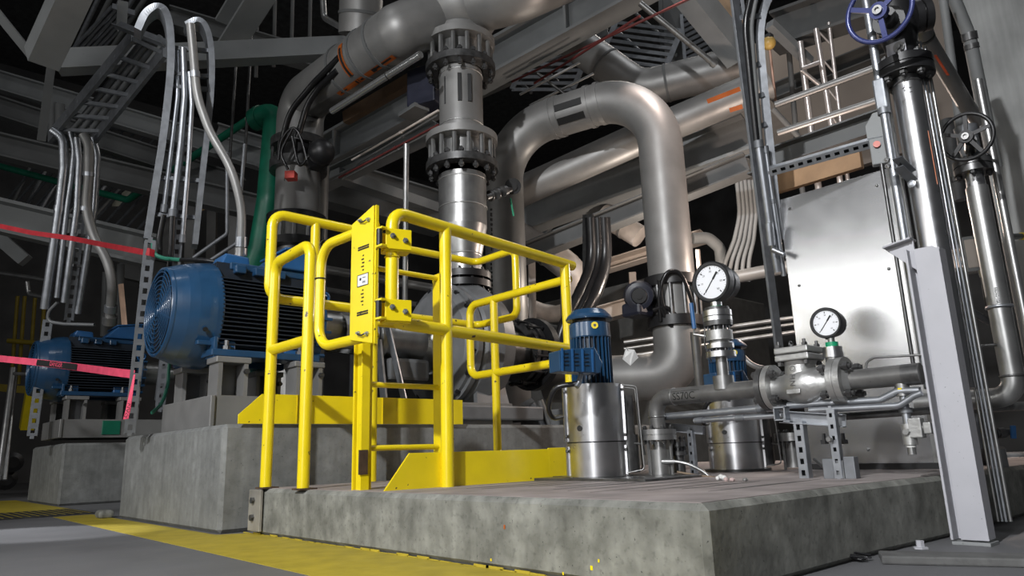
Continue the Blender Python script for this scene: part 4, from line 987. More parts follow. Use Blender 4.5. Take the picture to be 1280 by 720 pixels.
# conduits left of the tall riser
g, p = riser('metal_conduit', 'bright galvanized conduit with a box coupling left of the tall riser', 1123, 250, 2.105, .0125, -20, 486, GALV, 'conduit', 'conduits left of the tall riser')
cpl = V((p.x, p.y, 0)); MB().box((p.x, p.y, (zof(p, 100) + zof(p, 138)) / 2), (.034, .034, zof(p, 100) - zof(p, 138))).build('conduit_body', GALV, g, .006)
MB().lathe((p.x, p.y, zof(p, 143)), EZ, [(0, .018), (.02, .018)], 20).build('conduit_nut', GALVD, g)
riser('metal_conduit', 'thin conduit hugging the right side of the box-coupled conduit', 1131, 250, 2.14, .006, 110, 480, STL, 'conduit', 'conduits left of the tall riser')
riser('metal_conduit', 'slender bright conduit right beside the tall riser', 1141, 250, 2.15, .007, 95, 330, GALV, 'conduit', 'conduits left of the tall riser')
riser('metal_conduit', 'thin dark tube between the steel panel and the box-coupled conduit', 1109, 250, 2.3, .006, 205, 470, DSTL, 'conduit', 'conduits left of the tall riser')
# cable strands right of the riser
for i, (px, r, M, lb) in enumerate(((1176, .0035, STL, 'leftmost'), (1180.5, .0035, GALV, 'second'), (1185, .0035, GALVD, 'third'), (1190, .0045, STL, 'rightmost'))):
    riser('steel_strand', lb + ' of the four thin steel tubes running down beside the tall riser', px, 245, 2.10, r, 40 + i * 6, 652, M, 'tube', 'thin tubes beside the tall riser')
# bracket holding the conduits
q0 = at(1122, 203, 2.08); q1 = at(1142, 222, 2.10)
g = thing('strut_bracket', 'dark hollow strut bracket clamping the conduit to the tall riser', 'bracket', q0)
b = MB()
for dz_, w, h in ((.014, .03, .003), (-.014, .03, .003)): b.bar(q0 + EZ * dz_, q1 + EZ * dz_, w, h)
b.build('channel', GALVD, g); MB().bar(q0 + V((.014, .0, 0)), q1 + V((.014, 0, 0)), .003, .03).build('channel_back', BLK, g)
for px, py in ((1110, 200), (1111, 208)): MB().lathe(at(px, py, 2.06), (-1, .3, 0), [(0, .008), (.007, .008), (.007, .004), (.013, .004)], 6).build('clamp_nut', SS, g)
MB().lathe(at(1140, 230, 2.08), (-1, 0, 0), [(0, .011), (.004, .011), (.006, .005)], 16).build('clamp_screw', GALV, g)
# strut with slots crossing above the panel and switch box
q0 = at(963, 214, 2.75); q1 = at(1112, 172, 2.55)
strut('slotted_strut', 'long slotted strut channel crossing above the steel panel', q0, q1, .03, (-.6, -.3, -.5), GALV, None)
c = at(1098, 190, 2.55); rz = Matrix.Rotation(.35, 3, 'Z')
g = thing('switch_box', 'small grey switch box with a red push button above the panel', 'switch box', c - EZ * .05)
MB().box(c, (.03, .05, .10), rz).build('enclosure', BEAM, g, .004); MB().lathe(c + V((-.016, -.004, .022)), (-1, -.3, 0), [(0, .012), (.008, .012)], 16).build('push_button', mat('button_red', (.5, .06, .02), .4), g)
MB().prism([c + V((0, .03, .05)), c + V((0, .03, .11)), c + V((0, .0, .15)), c + V((0, -.03, .15)), c + V((0, -.03, .05))], (.006, 0, 0)).build('mounting_plate', BEAM, g)
# junction box right of the tall riser
c = at(1221, 318, 2.45); g = thing('junction_box', 'pale grey junction box behind the mottled riser with cable glands', 'junction box', c - EZ * .07)
MB().box(c, (.05, .075, .125), rz).build('enclosure', BEAM, g, .004); MB().box(c + V((-.026, -.006, 0)), (.006, .06, .10), rz).build('cover', CLAD, g, .003)
for k in range(3): MB().lathe(c + V((-.0, .046, .04 - k * .03)), (-.2, 1, 0), [(0, .008), (.010, .006)], 10).build('side_gland', GALV, g)
MB().lathe(c + V((-.015, -.01, -.085)), EZ, [(0, .010), (.024, .014)], 12).build('bottom_gland', SS, g)
MB().curve([c + V((-.015, -.01, -.085)), c + V((-.015, -.01, -.20)), c + V((.0, -.03, -.35))], .008, 10).build('cable', RUB, g)
# bits at the lower right
pline('dark_pipe', 'dark horizontal pipe crossing low behind the grey post', [(1196, 512, 2.35), (1262, 508, 2.5), (1290, 507, 2.6)], .016, DSTL)
pline('brown_channel', 'dark leaning channel at lower right behind the grey post', [(1246, 560, 2.4), (1258, 618, 2.4)], .024, PGREY)
g = pline('instrument_valve', 'small instrument valve with a bright blue lever at the right edge', [(1236, 543, 2.3), (1262, 540, 2.3)], .012, DSTL, cat='valve', joints=[(0, .2, .012, 1.7, BLK), (0, .6, .02, 1.4, DSTL)])
MB().bar(at(1266, 532, 2.28), at(1267, 548, 2.28), .014, .008).build('lever', BLUE2, g)
for i, (a, d_, r, M, lb) in enumerate((((1207, 400, 1225, 560), 2.4, .010, GALVD, 'galvanized tube leaning behind the four thin tubes'), ((1218, 452, 1230, 610), 2.6, .03, DSTL, 'thick dark upright behind the grey post at right'))):
    pline('upright_tube', lb, [(a[0], a[1], d_), (a[2], a[3], d_)], r, M, cat='tube')
pline('black_hose', 'black hose curving from behind the four thin tubes to the mottled riser', [(1196, 360, 2.3), (1215, 390, 2.35), (1236, 402, 2.4)], .012, PGREY, cat='hose', bend=.1)
pline('tie_bar', 'thin rod from the four thin tubes across to the mottled riser', [(1214, 434, 2.1), (1252, 430, 2.22)], .005, DSTL, cat='rod')
pline('yellow_marked_pipe', 'short horizontal pipe with a yellow band at the right edge', [(1262, 296, 2.7), (1300, 294, 2.8)], .012, DSTL, joints=[(0, .5, .06, 1.2, YEL)])
b = MB(); c = PZ(1262, 612, .0); b.box((c.x + .1, c.y - .1, .09), (.25, .3, .18)); b.build('equipment_base', PGREY, None, .01, 'grey equipment base on the floor at the lower right edge', 'base')
# concrete column at far right
c = at(1222, 150, 3.6)
b = MB(); b.box((c.x + .25, c.y - .4, 2.5), (.5, .8, 5.0)); b.build('concrete_column', mat('column_concrete', (.25, .255, .25), .8, var=.22, scale=3.5, streak=.2), None, .01, 'grey stained concrete column at the far right edge', 'column')
# ------------------------------------------------------------------ tall cable tray at centre right
TD = 2.95
p = at(962, 320, TD); tp = lambda px, py, d=TD: at(px, py, d)
g = thing('cable_tray', 'tall grey ladder cable tray rising left of the steel panel', 'cable tray', tp(984, 452))
a0, a1 = tp(917, -10), tp(976, 452, 2.95); c0, c1 = tp(950, 40), tp(972, 300)
MB().bar(a0, a1, .012, .044, (1, -.2, 0)).build('side_rail', GALVD, g, .001)
rail([(966, -15, TD), (954, 14, TD), (950, 45, TD), (952, 80, TD), (960, 160, TD), (968, 240, TD), (975, 300, TD)], .034, .05, GALVD, 'side_rail', g, CC - tp(960, 120))
for (x0, y0, x1, y1) in ((926, 22, 950, 20), (937, 84, 950, 80), (943, 122, 955, 118), (950, 158, 958, 155)):
    MB().bar(tp(x0, y0), tp(x1, y1), .010, .02, (0, 0, 1)).build('rung', GALV, g)
for i, (pts, r, M, lb) in enumerate(((((940, -10), (931, 30), (938, 100), (946, 176)), .013, RUB, 'left black cable lying inside the tall cable tray'), (((947, -10), (939, 30), (944, 100), (951, 178)), .009, BEAMD, 'right dark cable lying inside the tall cable tray'),
        (((948, 178), (962, 280), (972, 340)), .016, GALV, 'wide conduit below the black cables of the tall tray'), (((957, 186), (966, 250), (980, 345)), .010, GALV, 'narrow conduit below the dark cable of the tall tray'))):
    pline('tray_cable' if i < 2 else 'metal_conduit', lb, [(a, b_, TD - .03) for a, b_ in pts], r, M, cat='cable' if i < 2 else 'conduit', bend=.3, joints=[] if i < 2 else [(0, .02, .03, 1.25, GALVD), (1, .02, .02, 1.2, GALVD)])
g = thing('conduit_fitting', 'bright conduit body clamped to the edge of the tall cable tray', 'conduit fitting', tp(963, 308, 2.88))
MB().tube([tp(961, 279, 2.88), tp(964, 307, 2.88)], .016, 16).build('fitting_body', GALV, g); MB().tube([tp(966, 312, 2.88), tp(980, 318, 2.85)], .010, 12).build('side_tube', GALV, g)
# ------------------------------------------------------------------ big grey inverted-U pipe
UD = 4.75; ur = pxr(28, UD)
pR = at(833, 270, UD); zt_ = at(790, 142, UD).z
Lp = at(632, 320, 5.25); zl = at(640, 215, 5.1).z
g = thing('looped_pipe', 'big grey pipe arching over from the left leg to the right leg behind the railing', 'pipe', V((Lp.x, Lp.y, 0)))
top1 = at(745, 138, 4.95); 
P = [V((Lp.x, Lp.y, .3)), V((Lp.x, Lp.y, at(632, 205, 5.25).z)), at(700, 160, 5.05), at(755, 135, 4.9), at(800, 118, 4.8), V((pR.x, pR.y, at(833, 160, UD).z)), V((pR.x, pR.y, zof(pR, 425)))]
P = [V((Lp.x, Lp.y, .42)), V((Lp.x, Lp.y, zof(Lp, 168))), V((pR.x, pR.y, zof(pR, 108))), V((pR.x, pR.y, zof(pR, 425)))]
MB().tube(P, ur, 40, .42, seg=16).build('arched_pipe', PIPE, g)
e0 = V((pR.x, pR.y, zof(pR, 400)))
el = [e0, V((pR.x, pR.y, zof(pR, 478))), at(742, 472, 4.4)]
MB().tube([e0, V((pR.x, pR.y, zof(pR, 470))), V((pR.x, pR.y, zof(pR, 470))) + (at(742, 474, 4.75) - V((pR.x, pR.y, zof(pR, 470)))).normalized() * .9], ur, 40, .26, seg=14).build('bottom_elbow', PIPE, g)
ua = P[1]; ub = P[2]; ud = (ub - ua).normalized()
for f in (.36, .40, .60, .665): MB().lathe(ua.lerp(ub, f) - ud * .015, ud, [(0, ur), (0, ur * 1.05), (.03, ur * 1.05), (.03, ur)], 40).build('weld_ring', PIPE, g)
dn = (CC - ua.lerp(ub, .5)).normalized(); dn = (dn - ud * dn.dot(ud)).normalized(); sn = ud.cross(dn)
for k in (-.45, .25): 
    q = (dn + sn * k).normalized(); MB().bar(ua.lerp(ub, .415) + q * ur, ua.lerp(ub, .59) + q * ur, .05, .006, q).build('dark_slot', INK, g)
for (px, z0_, z1_) in ((614, 262, 318), (614, 325, 372)):
    b = MB(); q0 = at(px, z0_, 5.13)
    for i in range(9):
        pa = z0_ + (z1_ - z0_) * i / 9; q = V((q0.x, q0.y, zof(q0, pa))); b.box(q, (.012 * random.uniform(.5, 1.2), .012 * random.uniform(.5, 1.2), .028 * random.uniform(.4, 1)))
    b.build('marker_note', INK, g)
tq = [at(612, 318, 5.1), at(613, 370, 5.1)]
# butterfly valve with actuator on the right leg
vz = zof(pR, 378); g = thing('butterfly_valve', 'black butterfly valve with actuator and looping cables on the big arched pipe', 'valve', V((pR.x, pR.y, vz - .08)))
for z0_, z1_ in ((348, 360), (398, 410)): MB().lathe((pR.x, pR.y, zof(pR, z1_)), EZ, [(0, ur * .9), (0, ur * 1.22), (zof(pR, z0_) - zof(pR, z1_), ur * 1.22), (zof(pR, z0_) - zof(pR, z1_), ur * .9)], 40).build('flange', BLK, g)
MB().lathe((pR.x, pR.y, zof(pR, 398)), EZ, [(0, ur * .85), (zof(pR, 360) - zof(pR, 398), ur * .85)], 36).build('wafer_body', DSTL, g)
rods(g, (pR.x, pR.y, zof(pR, 402)), (pR.x, pR.y, zof(pR, 354)), ur * 1.1, 12, .013, DSTL, 'stud')
ac = at(799, 370, 4.5)
MB().lathe(ac, (CC - ac).normalized() * -1, [(-.08, .06), (-.075, .085), (.0, .09), (.06, .10), (.10, .08)], 26).build('actuator_body', mat('navy_black', (.016, .018, .03), .4), g)
MB().box(at(797, 388, 4.5), (.15, .15, .09)).build('actuator_base', mat('navy_black', (.016, .018, .03), .4), g, .02)
MB().lathe(ac + (CC - ac).normalized() * .085, (CC - ac), [(0, .05), (.012, .045), (.012, .02), (.02, .02)], 24).build('actuator_cap', BLK, g)
MB().tube([at(805, 376, 4.55), V((pR.x, pR.y, zof(pR, 378)))], .035, 16).build('valve_stem', DSTL, g)
for pts in (((826, 402), (824, 370), (833, 342), (850, 342), (862, 368), (866, 388), (858, 405), (846, 411), (836, 404), (826, 385)), ((816, 388), (832, 384), (850, 398), (866, 404)), ((824, 350), (828, 380), (838, 402), (850, 435))):
    MB().curve([at(a, b_, 4.45) for a, b_ in pts], .013, 8).build('signal_cable', RUB, g)
# level tap on the left leg
tv = at(632, 236, 4.75); g = thing('tapping_valve', 'small black tapping valve between the central riser and the arched pipe', 'valve', tv - EZ * .05)
MB().lathe(at(641, 233, 4.75), (CC - tv), [(-.05, .04), (0, .055), (.02, .055), (.02, .03), (.03, .03)], 26).build('wheel_body', BLK, g)
MB().tube([at(607, 247, 4.5), at(640, 236, 4.75)], .022, 14).build('nipple', DSTL, g)
for px in (612, 620, 628): MB().lathe(at(px, 245 - (px - 612) * .35, 4.55), at(640, 236, 4.75) - at(607, 247, 4.5), [(0, .036), (.03, .036)], 12).build('union_nut', DSTL, g)
MB().tube([at(638, 248, 4.65), at(642, 270, 4.65)], .006, 8).build('green_wire', mat('wire_green', (.02, .3, .16), .5), g)
# ------------------------------------------------------------------ overhead header and elbow at the centre
eb0 = V((CX, CY, cz(52))); etop = V((CX, CY, cz(-2)))
h0 = at(452, 72, 4.9); 
g = thing('overhead_elbow', 'large grey elbow at top centre joining the riser to the slanting header', 'pipe', eb0)
hd0 = at(400, 112, 5.3); hdj = at(500, 40, 4.6); 
hdir = (hdj - hd0).normalized()
ec = V((CX, CY, cz(8)))
MB().tube([ec, at(640, -8, 4.5), at(720, -40, 4.9)], .19, 36, .22, seg=10).build('elbow', PIPE, g)

b = MB(); b.ball(ec, .275, 48, 24); b.cyl(V((CX, CY, cz(54))), ec, .178, 40); b.cyl(hdj, ec, .177, 40); b.ball(hdj, .1775, 40, 20); b.build('branch', PIPE, g)
g = thing('slanting_header', 'grey overhead header pipe with an orange label, slanting at top left of centre', 'pipe', at(373, 172, 5.4))
lc = at(372, 240, 5.4); lr = pxr(27, 5.4)
hp = MB().tube([V((lc.x, lc.y, zof(lc, 178))), V((lc.x, lc.y, zof(lc, 128))), hd0.lerp(hdj, .35), hdj], lr * 1.08, 36, .35, seg=12).build('header_pipe', PIPE, g)
q0 = hd0.lerp(hdj, .35); hd2 = (hdj - q0).normalized()
for f in (.05, .45, .75): MB().lathe(q0.lerp(hdj, f) - hd2 * .01, hd2, [(0, lr), (0, lr * 1.13), (.025, lr * 1.13), (.025, lr)], 36).build('weld_ring', BEAMD, g)
# orange label wrapped on the pipe underside facing the aisle
lA = at(428, 111, 5.0); lB = at(514, 52, 4.42)
lax = (lB - lA).normalized(); ln_ = (lB - lA).length
def cyl_fn(u0, rr_):
    def fn(u, v):
        c = q0 + hd2 * (u); n0 = (CC - c); n0 = (n0 - hd2 * n0.dot(hd2)).normalized(); dwn = hd2.cross(n0)
        if dwn.z > 0: dwn = -dwn
        a = v / rr_; return c + (n0 * math.cos(a) + dwn * math.sin(a)) * rr_
    return fn
Lh = (hdj - q0).length; R_ = lr * 1.08 + .004; cf = cyl_fn(0, R_)
b = MB(); NU = 20
for (v0, v1) in ((.085, .105), (.105, .125)):
    for i in range(NU):
        u0 = -.05 * Lh + Lh * 1.02 * i / NU; u1 = -.05 * Lh + Lh * 1.02 * (i + 1) / NU
        b.add([cf(u0, v0), cf(u1, v0), cf(u1, v1), cf(u0, v1)], [(0, 1, 2, 3)])
lab = b.build('orange_label', ORNG, g, label='long orange pipe label')
b = MB(); cf2 = cyl_fn(0, R_ + .003)
for (u0, u1, v0, v1) in ((.66, .93, .092, .106), (.60, .66, .088, .118), (.30, .33, .09, .12), (.35, .36, .088, .12), (.38, .42, .10, .115), (.0, .12, .10, .11)):
    b.add([cf2(u0 * Lh, v0), cf2(u1 * Lh, v0), cf2(u1 * Lh, v1), cf2(u0 * Lh, v1)], [(0, 1, 2, 3)])
b.build('label_mark', INK, lab)
b = MB(); b2 = MB()
for i in range(16):
    v0 = -.19 + .235 * i / 16; v1 = -.19 + .235 * (i + 1) / 16; u = .30 * Lh
    b.add([cf(u, v0), cf(u + .05, v0), cf(u + .05, v1), cf(u, v1)], [(0, 1, 2, 3)])
    if 1 < i: b2.add([cf2(u + .014, v0), cf2(u + .036, v0), cf2(u + .036, v1), cf2(u + .014, v1)], [(0, 1, 2, 3)])
ob = b.build('orange_band', ORNG, g); b2.build('band_stripe', INK, ob)
# left column with valve under the header
lp = lambda py: V((lc.x, lc.y, zof(lc, py)))
g = thing('left_riser', 'grey riser pipe left of the gate, below the black valve', 'pipe', lp(330))
MB().cyl(lp(300), lp(212), lr, 34).build('riser_pipe', PIPE, g)
b = MB(); b.box(lp(240) + (CC - lc).normalized() * lr * .98 + V((-.07, .07, .10)), (.02, .03, .03)); b.build('black_mark', INK, g)
def ejoint2(label, ytop, ybot):
    g = thing('expansion_joint', label, 'expansion joint', lp(ybot))
    for a, bb in ((ybot, ybot - 9), (ytop + 8, ytop)):
        MB().lathe(lp(a), EZ, [(0, lr * .9), (0, lr * 1.32), (zof(lc, bb) - zof(lc, a), lr * 1.32), (zof(lc, bb) - zof(lc, a), lr * .9)], 36).build('flange', BLK, g)
    MB().cyl(lp(ybot), lp(ytop), lr * .88, 30).build('sleeve', DSTL, g)
    rods(g, lp(ybot - 3), lp(ytop + 3), lr * 1.17, 12, .014, STL)
ejoint2('flanged coupling with tie rods seen through the left yellow railing loop', 272, 312)
g = thing('riser_pipe', 'short steel pipe under the coupling behind the left railing loop', 'pipe', lp(360)); MB().cyl(vert(lp(375), .0), lp(310), lr * .8, 30).build('pipe_shell', STL, g)
g = thing('butterfly_valve', 'black butterfly valve with hanging cables and a red tag on the left riser', 'valve', lp(215))
for a, bb in ((216, 205), (188, 178)): MB().lathe(lp(a), EZ, [(0, lr * .9), (0, lr * 1.3), (zof(lc, bb) - zof(lc, a), lr * 1.3), (zof(lc, bb) - zof(lc, a), lr * .9)], 36).build('flange', DSTL, g)
MB().cyl(lp(206), lp(187), lr * 1.0, 30).build('wafer_body', BLK, g); rods(g, lp(210), lp(182), lr * 1.18, 10, .014, DSTL, 'stud')
ac = at(402, 190, 5.1); MB().ball(ac, .095, 20, 10).build('actuator_body', BLK, g); MB().box(ac + V((.02, .08, -.03)), (.10, .18, .12)).build('gear_box', BLK, g, .02)
for pts in (((348, 200), (352, 175), (366, 160), (376, 172), (384, 200)), ((366, 160), (352, 190), (360, 212)), ((386, 195), (374, 206), (365, 170))): MB().curve([at(a, b_, 5.05) for a, b_ in pts], .010, 8).build('signal_cable', RUB, g)
q = at(364, 220, 5.1); MB().box(q, (.07, .07, .055), Matrix.Rotation(-.8, 3, 'Z')).build('red_tag', mat('tag_red', (.75, .10, .08), .6), g)
pline('black_cable', 'upper thick black cable strapped along the slanting header', [(352, 180, 5.2), (362, 140, 5.15), (392, 104, 5.0), (424, 72, 4.8)], .022, RUB, cat='cable', bend=.3)
pline('black_cable', 'lower thick black cable strapped along the slanting header', [(372, 172, 5.1), (384, 130, 5.08), (400, 108, 5.0), (422, 88, 4.85)], .022, RUB, cat='cable', bend=.3)
# green pipe
pline('green_pipe', 'dark green pipe coming down behind the large motor with an elbow on top', [(318, 150, 5.9), (345, 140, 5.8), (336, 250, 5.6), (326, 310, 5.6), (312, 345, 5.6)], .092, GREEN, bend=.16, n=28, foot=True, joints=[(0, .3, .03, 1.1, GREEN)])
pline('green_pipe', 'long thin dark green pipe running high behind the conduits at left', [(-10, 205, 8), (90, 232, 7.6), (160, 250, 7.4), (310, 150, 6.4)], .035, GREEN, bend=.1)
# shiny tube under the header, and other runs
pline('shiny_conduit', 'bright shiny conduit slanting just below the orange label', [(415, 139, 4.75), (526, 68, 4.2)], .022, mat('polished_tube', (.8, .81, .8), .16, .9, var=.05), cat='conduit', joints=[(0, .66, .01, 1.2, DSTL)])
pline('upright_rod', 'thin upright pipe just right of the gate, behind the hinge', [(508, 180, 4.3), (506, 395, 4.3), (520, 408, 4.3)], .017, STL, cat='rod', bend=.05, joints=[(0, .93, .02, 1.3, DSTL)])
g = thing('blue_grey_box', 'dark blue box unit high up left of the upper riser coupling', 'box', at(530, 122, 4.9)); MB().box(at(533, 112, 4.9), (.16, .22, .28), Matrix.Rotation(.4, 3, 'Z')).build('enclosure', mat('navy_box', (.014, .016, .032), .5), g, .01); MB().box(at(517, 140, 4.9), (.12, .2, .03)).build('mount_plate', BEAMD, g)
for i, (a, bb, r, M, lb) in enumerate((((440, 200), (548, 138), .008, CLAD, 'upper of the two pale conduits slanting up to the riser spool'), ((446, 205), (548, 144), .008, STL, 'lower of the two pale conduits slanting up to the riser spool'), ((424, 222), (548, 156), .008, mat('dark_red', (.11, .02, .018), .5), 'thin dark red pipe slanting up to the riser spool'), ((428, 224), (552, 158), .006, STL, 'thin steel pipe beside the dark red one'))):
    pline('slanting_tube', lb, [(a[0], a[1], 5.4), (bb[0], bb[1], 4.7)], r, M, cat='tube', group='slanting tubes left of the riser', joints=[(0, .6, .02, 1.5, M)])
for i, (a, bb, lb) in enumerate((((640, 102), (880, -10), 'longer thin red-brown pipe running high up right of the riser'), ((668, 104), (800, 20), 'shorter thin red-brown pipe below the beam right of the riser'))):
    pline('slanting_tube', lb, [(a[0], a[1], 5.5), (bb[0], bb[1], 4.6)], .009, mat('dark_red', (.11, .02, .018), .5), cat='tube')
# ------------------------------------------------------------------ steelwork
def beam(label, p0, p1, h, w, M=BEAM, kind='i', name='steel_beam', flip=1, stiff=0, up=EZ):
    a = at(*p0); c = at(*p1); b = MB()
    if kind == 'i': b.ibeam(a, c, h, w, up=up)
    elif kind == 'c': b.channel(a, c, h, w, flip=flip, up=up)
    elif kind == 'l': b.angle(a, c, h, h * .1, up=up, flip=flip)
    else: b.bar(a, c, w, h, up=up)
    o = b.build(name, M, None, 0, label, 'beam')
    for k in range(stiff):
        q = a.lerp(c, (k + .6) / (stiff + .2)); d = (c - a).normalized(); bb = MB(); bb.box(q, (.02, w * .95, h * .96), Matrix.Rotation(math.atan2(d.y, d.x), 3, 'Z')); bb.build('stiffener', M, o)
    return o
beam('lit grey steel beam crossing at top left behind the conduit bend', (72, 78, 5.0), (436, 60, 5.6), .15, .12, BEAM, 'box')
beam('square steel column leaning across the top left corner', (52, 74, 4.4), (100, -30, 4.2), .17, .17, BEAM, 'box', 'box_brace')
beam('thin slanting brace in the very top left corner', (-10, 18, 4.4), (34, 72, 4.6), .07, .07, BEAM, 'l', 'angle_brace')
beam('pale floor beam running behind the sloping cable ladder, upper one', (-20, 96, 7.5), (330, 200, 7.0), .20, .16, BEAM, 'i')
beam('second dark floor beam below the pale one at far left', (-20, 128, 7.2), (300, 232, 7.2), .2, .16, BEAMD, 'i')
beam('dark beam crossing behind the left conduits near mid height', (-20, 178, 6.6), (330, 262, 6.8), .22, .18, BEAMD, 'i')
beam('grey beam just above the upper red tape at far left', (-20, 268, 6.0), (196, 318, 6.2), .28, .16, BEAM, 'c', stiff=1)
beam('pale sloping brace at the left edge below the upper red tape', (-12, 288, 7), (32, 326, 7), .12, .1, BEAM, 'box', 'angle_brace')
beam('grey diagonal plate beam at top centre left', (300, 50, 6.0), (345, -20, 5.6), .3, .2, BEAM, 'c')
beam('short upright hanger plate at the left end of the lit beam', (58, 84, 4.7), (46, 175, 4.7), .05, .05, BEAMD, 'l', 'hanger')
beam('big light beam rising to the right behind the two central couplings', (352, 226, 7.2), (812, -30, 5.9), .34, .24, BEAM, 'i', stiff=3)
beam('second light beam below the slanting header', (395, 232, 6.6), (545, 160, 5.9), .12, .18, BEAM, 'i')
beam('long pale beam crossing below the slanting tubes toward the riser', (418, 218, 6.4), (546, 262, 7.4), .10, .14, BEAM, 'box')
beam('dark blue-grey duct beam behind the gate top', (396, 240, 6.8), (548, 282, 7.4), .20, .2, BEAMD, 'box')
beam('wide grey beam under the arched pipe, nearest one', (640, 277, 6.9), (935, 168, 5.8), .33, .2, BEAM, 'i')
beam('thin lower beam under the wide grey beam', (640, 324, 6.4), (935, 205, 5.4), .16, .14, BEAMD, 'i')
beam('dark upright column behind the top of the arched pipe', (838, -10, 7), (842, 110, 7), .22, .2, BEAMD, 'i', 'steel_column')
beam('broad pale overhead beam at top right of centre', (852, -20, 5.4), (925, 70, 5.6), .22, .16, BEAM, 'box')
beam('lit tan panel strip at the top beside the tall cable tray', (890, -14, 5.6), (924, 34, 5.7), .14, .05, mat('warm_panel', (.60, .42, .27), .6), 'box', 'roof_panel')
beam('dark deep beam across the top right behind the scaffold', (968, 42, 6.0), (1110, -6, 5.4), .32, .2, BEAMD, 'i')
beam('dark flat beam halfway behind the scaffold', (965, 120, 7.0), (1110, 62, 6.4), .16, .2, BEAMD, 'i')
beam('dark slim beam sloping from the tall tray to the scaffold', (962, 30, 5.6), (1012, 78, 5.8), .07, .07, BEAM, 'box', 'angle_brace')
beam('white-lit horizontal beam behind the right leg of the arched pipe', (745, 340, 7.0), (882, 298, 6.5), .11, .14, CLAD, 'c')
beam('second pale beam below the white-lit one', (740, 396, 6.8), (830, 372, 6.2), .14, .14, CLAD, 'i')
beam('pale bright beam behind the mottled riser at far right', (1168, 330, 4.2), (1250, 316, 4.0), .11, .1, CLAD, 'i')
for i, (px, y0, y1, d) in enumerate(((585, 60, 60, 0),)): pass
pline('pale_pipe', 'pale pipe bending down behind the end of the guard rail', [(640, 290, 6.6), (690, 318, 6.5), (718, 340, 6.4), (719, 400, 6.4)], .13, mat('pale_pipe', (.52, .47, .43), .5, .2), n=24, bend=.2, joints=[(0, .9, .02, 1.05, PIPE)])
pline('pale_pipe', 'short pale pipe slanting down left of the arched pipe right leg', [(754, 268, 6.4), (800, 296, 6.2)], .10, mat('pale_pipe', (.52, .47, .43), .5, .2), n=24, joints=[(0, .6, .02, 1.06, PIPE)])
pline('grey_pipe', 'long grey pipe running under the arched pipe behind its left leg', [(610, 258, 5.9), (810, 168, 5.5), (960, 104, 5.3)], .125, PIPE, n=28)
pline('grey_pipe', 'large grey header coming down from the beam to behind the arch, high up', [(700, 40, 6.6), (800, 112, 6.2), (940, 78, 5.9)], .16, PIPE, n=30, bend=.3, joints=[(0, .6, .02, 1.04, BEAMD), (1, .25, .02, 1.04, BEAMD)])
b = MB(); 
for (x0, y0, x1, y1) in ((884, 127, 925, 111), (912, 138, 928, 133)):
    b.bar(at(x0, y0, 5.02), at(x1, y1, 4.98), .032, .004, CC - at(x0, y0, 5.0))
b.build('pipe_label', ORNG, None, 0, 'two orange label strips on the grey pipes left of the tall tray', 'label')
pline('steel_tube', 'straight tube crossing high above the arched pipe elbow', [(800, 4, 5.2), (895, 82, 5.2)], .022, STL, cat='tube', joints=[(0, .97, .03, 1.3, STL)])
# black cable drop behind the guard rail
for i, (dx, r, lb) in enumerate(((0, .045, 'leftmost'), (9, .04, 'middle'), (17, .05, 'rightmost'))):
    pline('black_cable', lb + ' of the three thick black cables dropping behind the guard rail end', [(738 + dx, 272, 5.6), (741 + dx, 330, 5.6), (722 + dx * 1.2, 372, 5.4), (698 + dx, 420, 5.3), (696 + dx, 470, 5.3)], r, RUB, cat='cable', bend=.5, group='thick black cables')
b = MB(); b.bar(at(735, 268, 5.65), at(735, 360, 5.65), .10, .02, EX); b.build('cable_backing', DSTL, None, 0, 'dark backing strip behind the three thick black cables', 'tray')
# conduit fan
for i in range(5):
    x = 921 + i * 5; pline('metal_conduit', ('leftmost', 'second', 'middle', 'fourth', 'rightmost')[i] + ' of five conduits fanning down behind the upper gauge', [(x, 225, 6), (x + 4, 268, 6), (x + 2 - (5 - i), 300, 6), (908 + i * 7, 325, 6), (900 + i * 9, 352, 6)], .018, BEAM, cat='conduit', bend=.5, group='fanning conduits', n=8)
pline('pale_duct', 'pale stepped duct behind the upper gauge', [(866, 298, 6.2), (885, 297, 6.2), (900, 310, 6.2), (902, 330, 6.2)], .05, BEAM, cat='duct')
pline('grey_pipe', 'horizontal pipe behind the upper gauge, right of the dial', [(900, 350, 5.6), (985, 334, 5.4)], .05, PIPE)
for i, (y, r) in enumerate(((412, .016), (420, .012), (430, .016))): pline('background_tube', ('upper', 'middle', 'lower')[i] + ' of three horizontal tubes behind the two gauges', [(780, y + 16, 6), (1000, y - 16, 5.6)], r, STL, cat='tube', group='horizontal tubes behind the gauges')
pline('white_hose', 'pale hose curving behind the gauge stack to the check valve', [(906, 410, 3.6), (912, 428, 3.5), (940, 458, 3.4), (962, 462, 3.4)], .014, PIPE, cat='hose', bend=.2)
pline('steel_tube', 'upright tube directly behind the gauge stack', [(868, 415, 3.6), (876, 500, 3.6)], .022, STL, cat='tube')
pline('upright_tube', 'thin light tube lit at the top, left of the upper gauge', [(872, 312, 5.5), (875, 345, 5.5)], .018, CLAD, cat='tube')
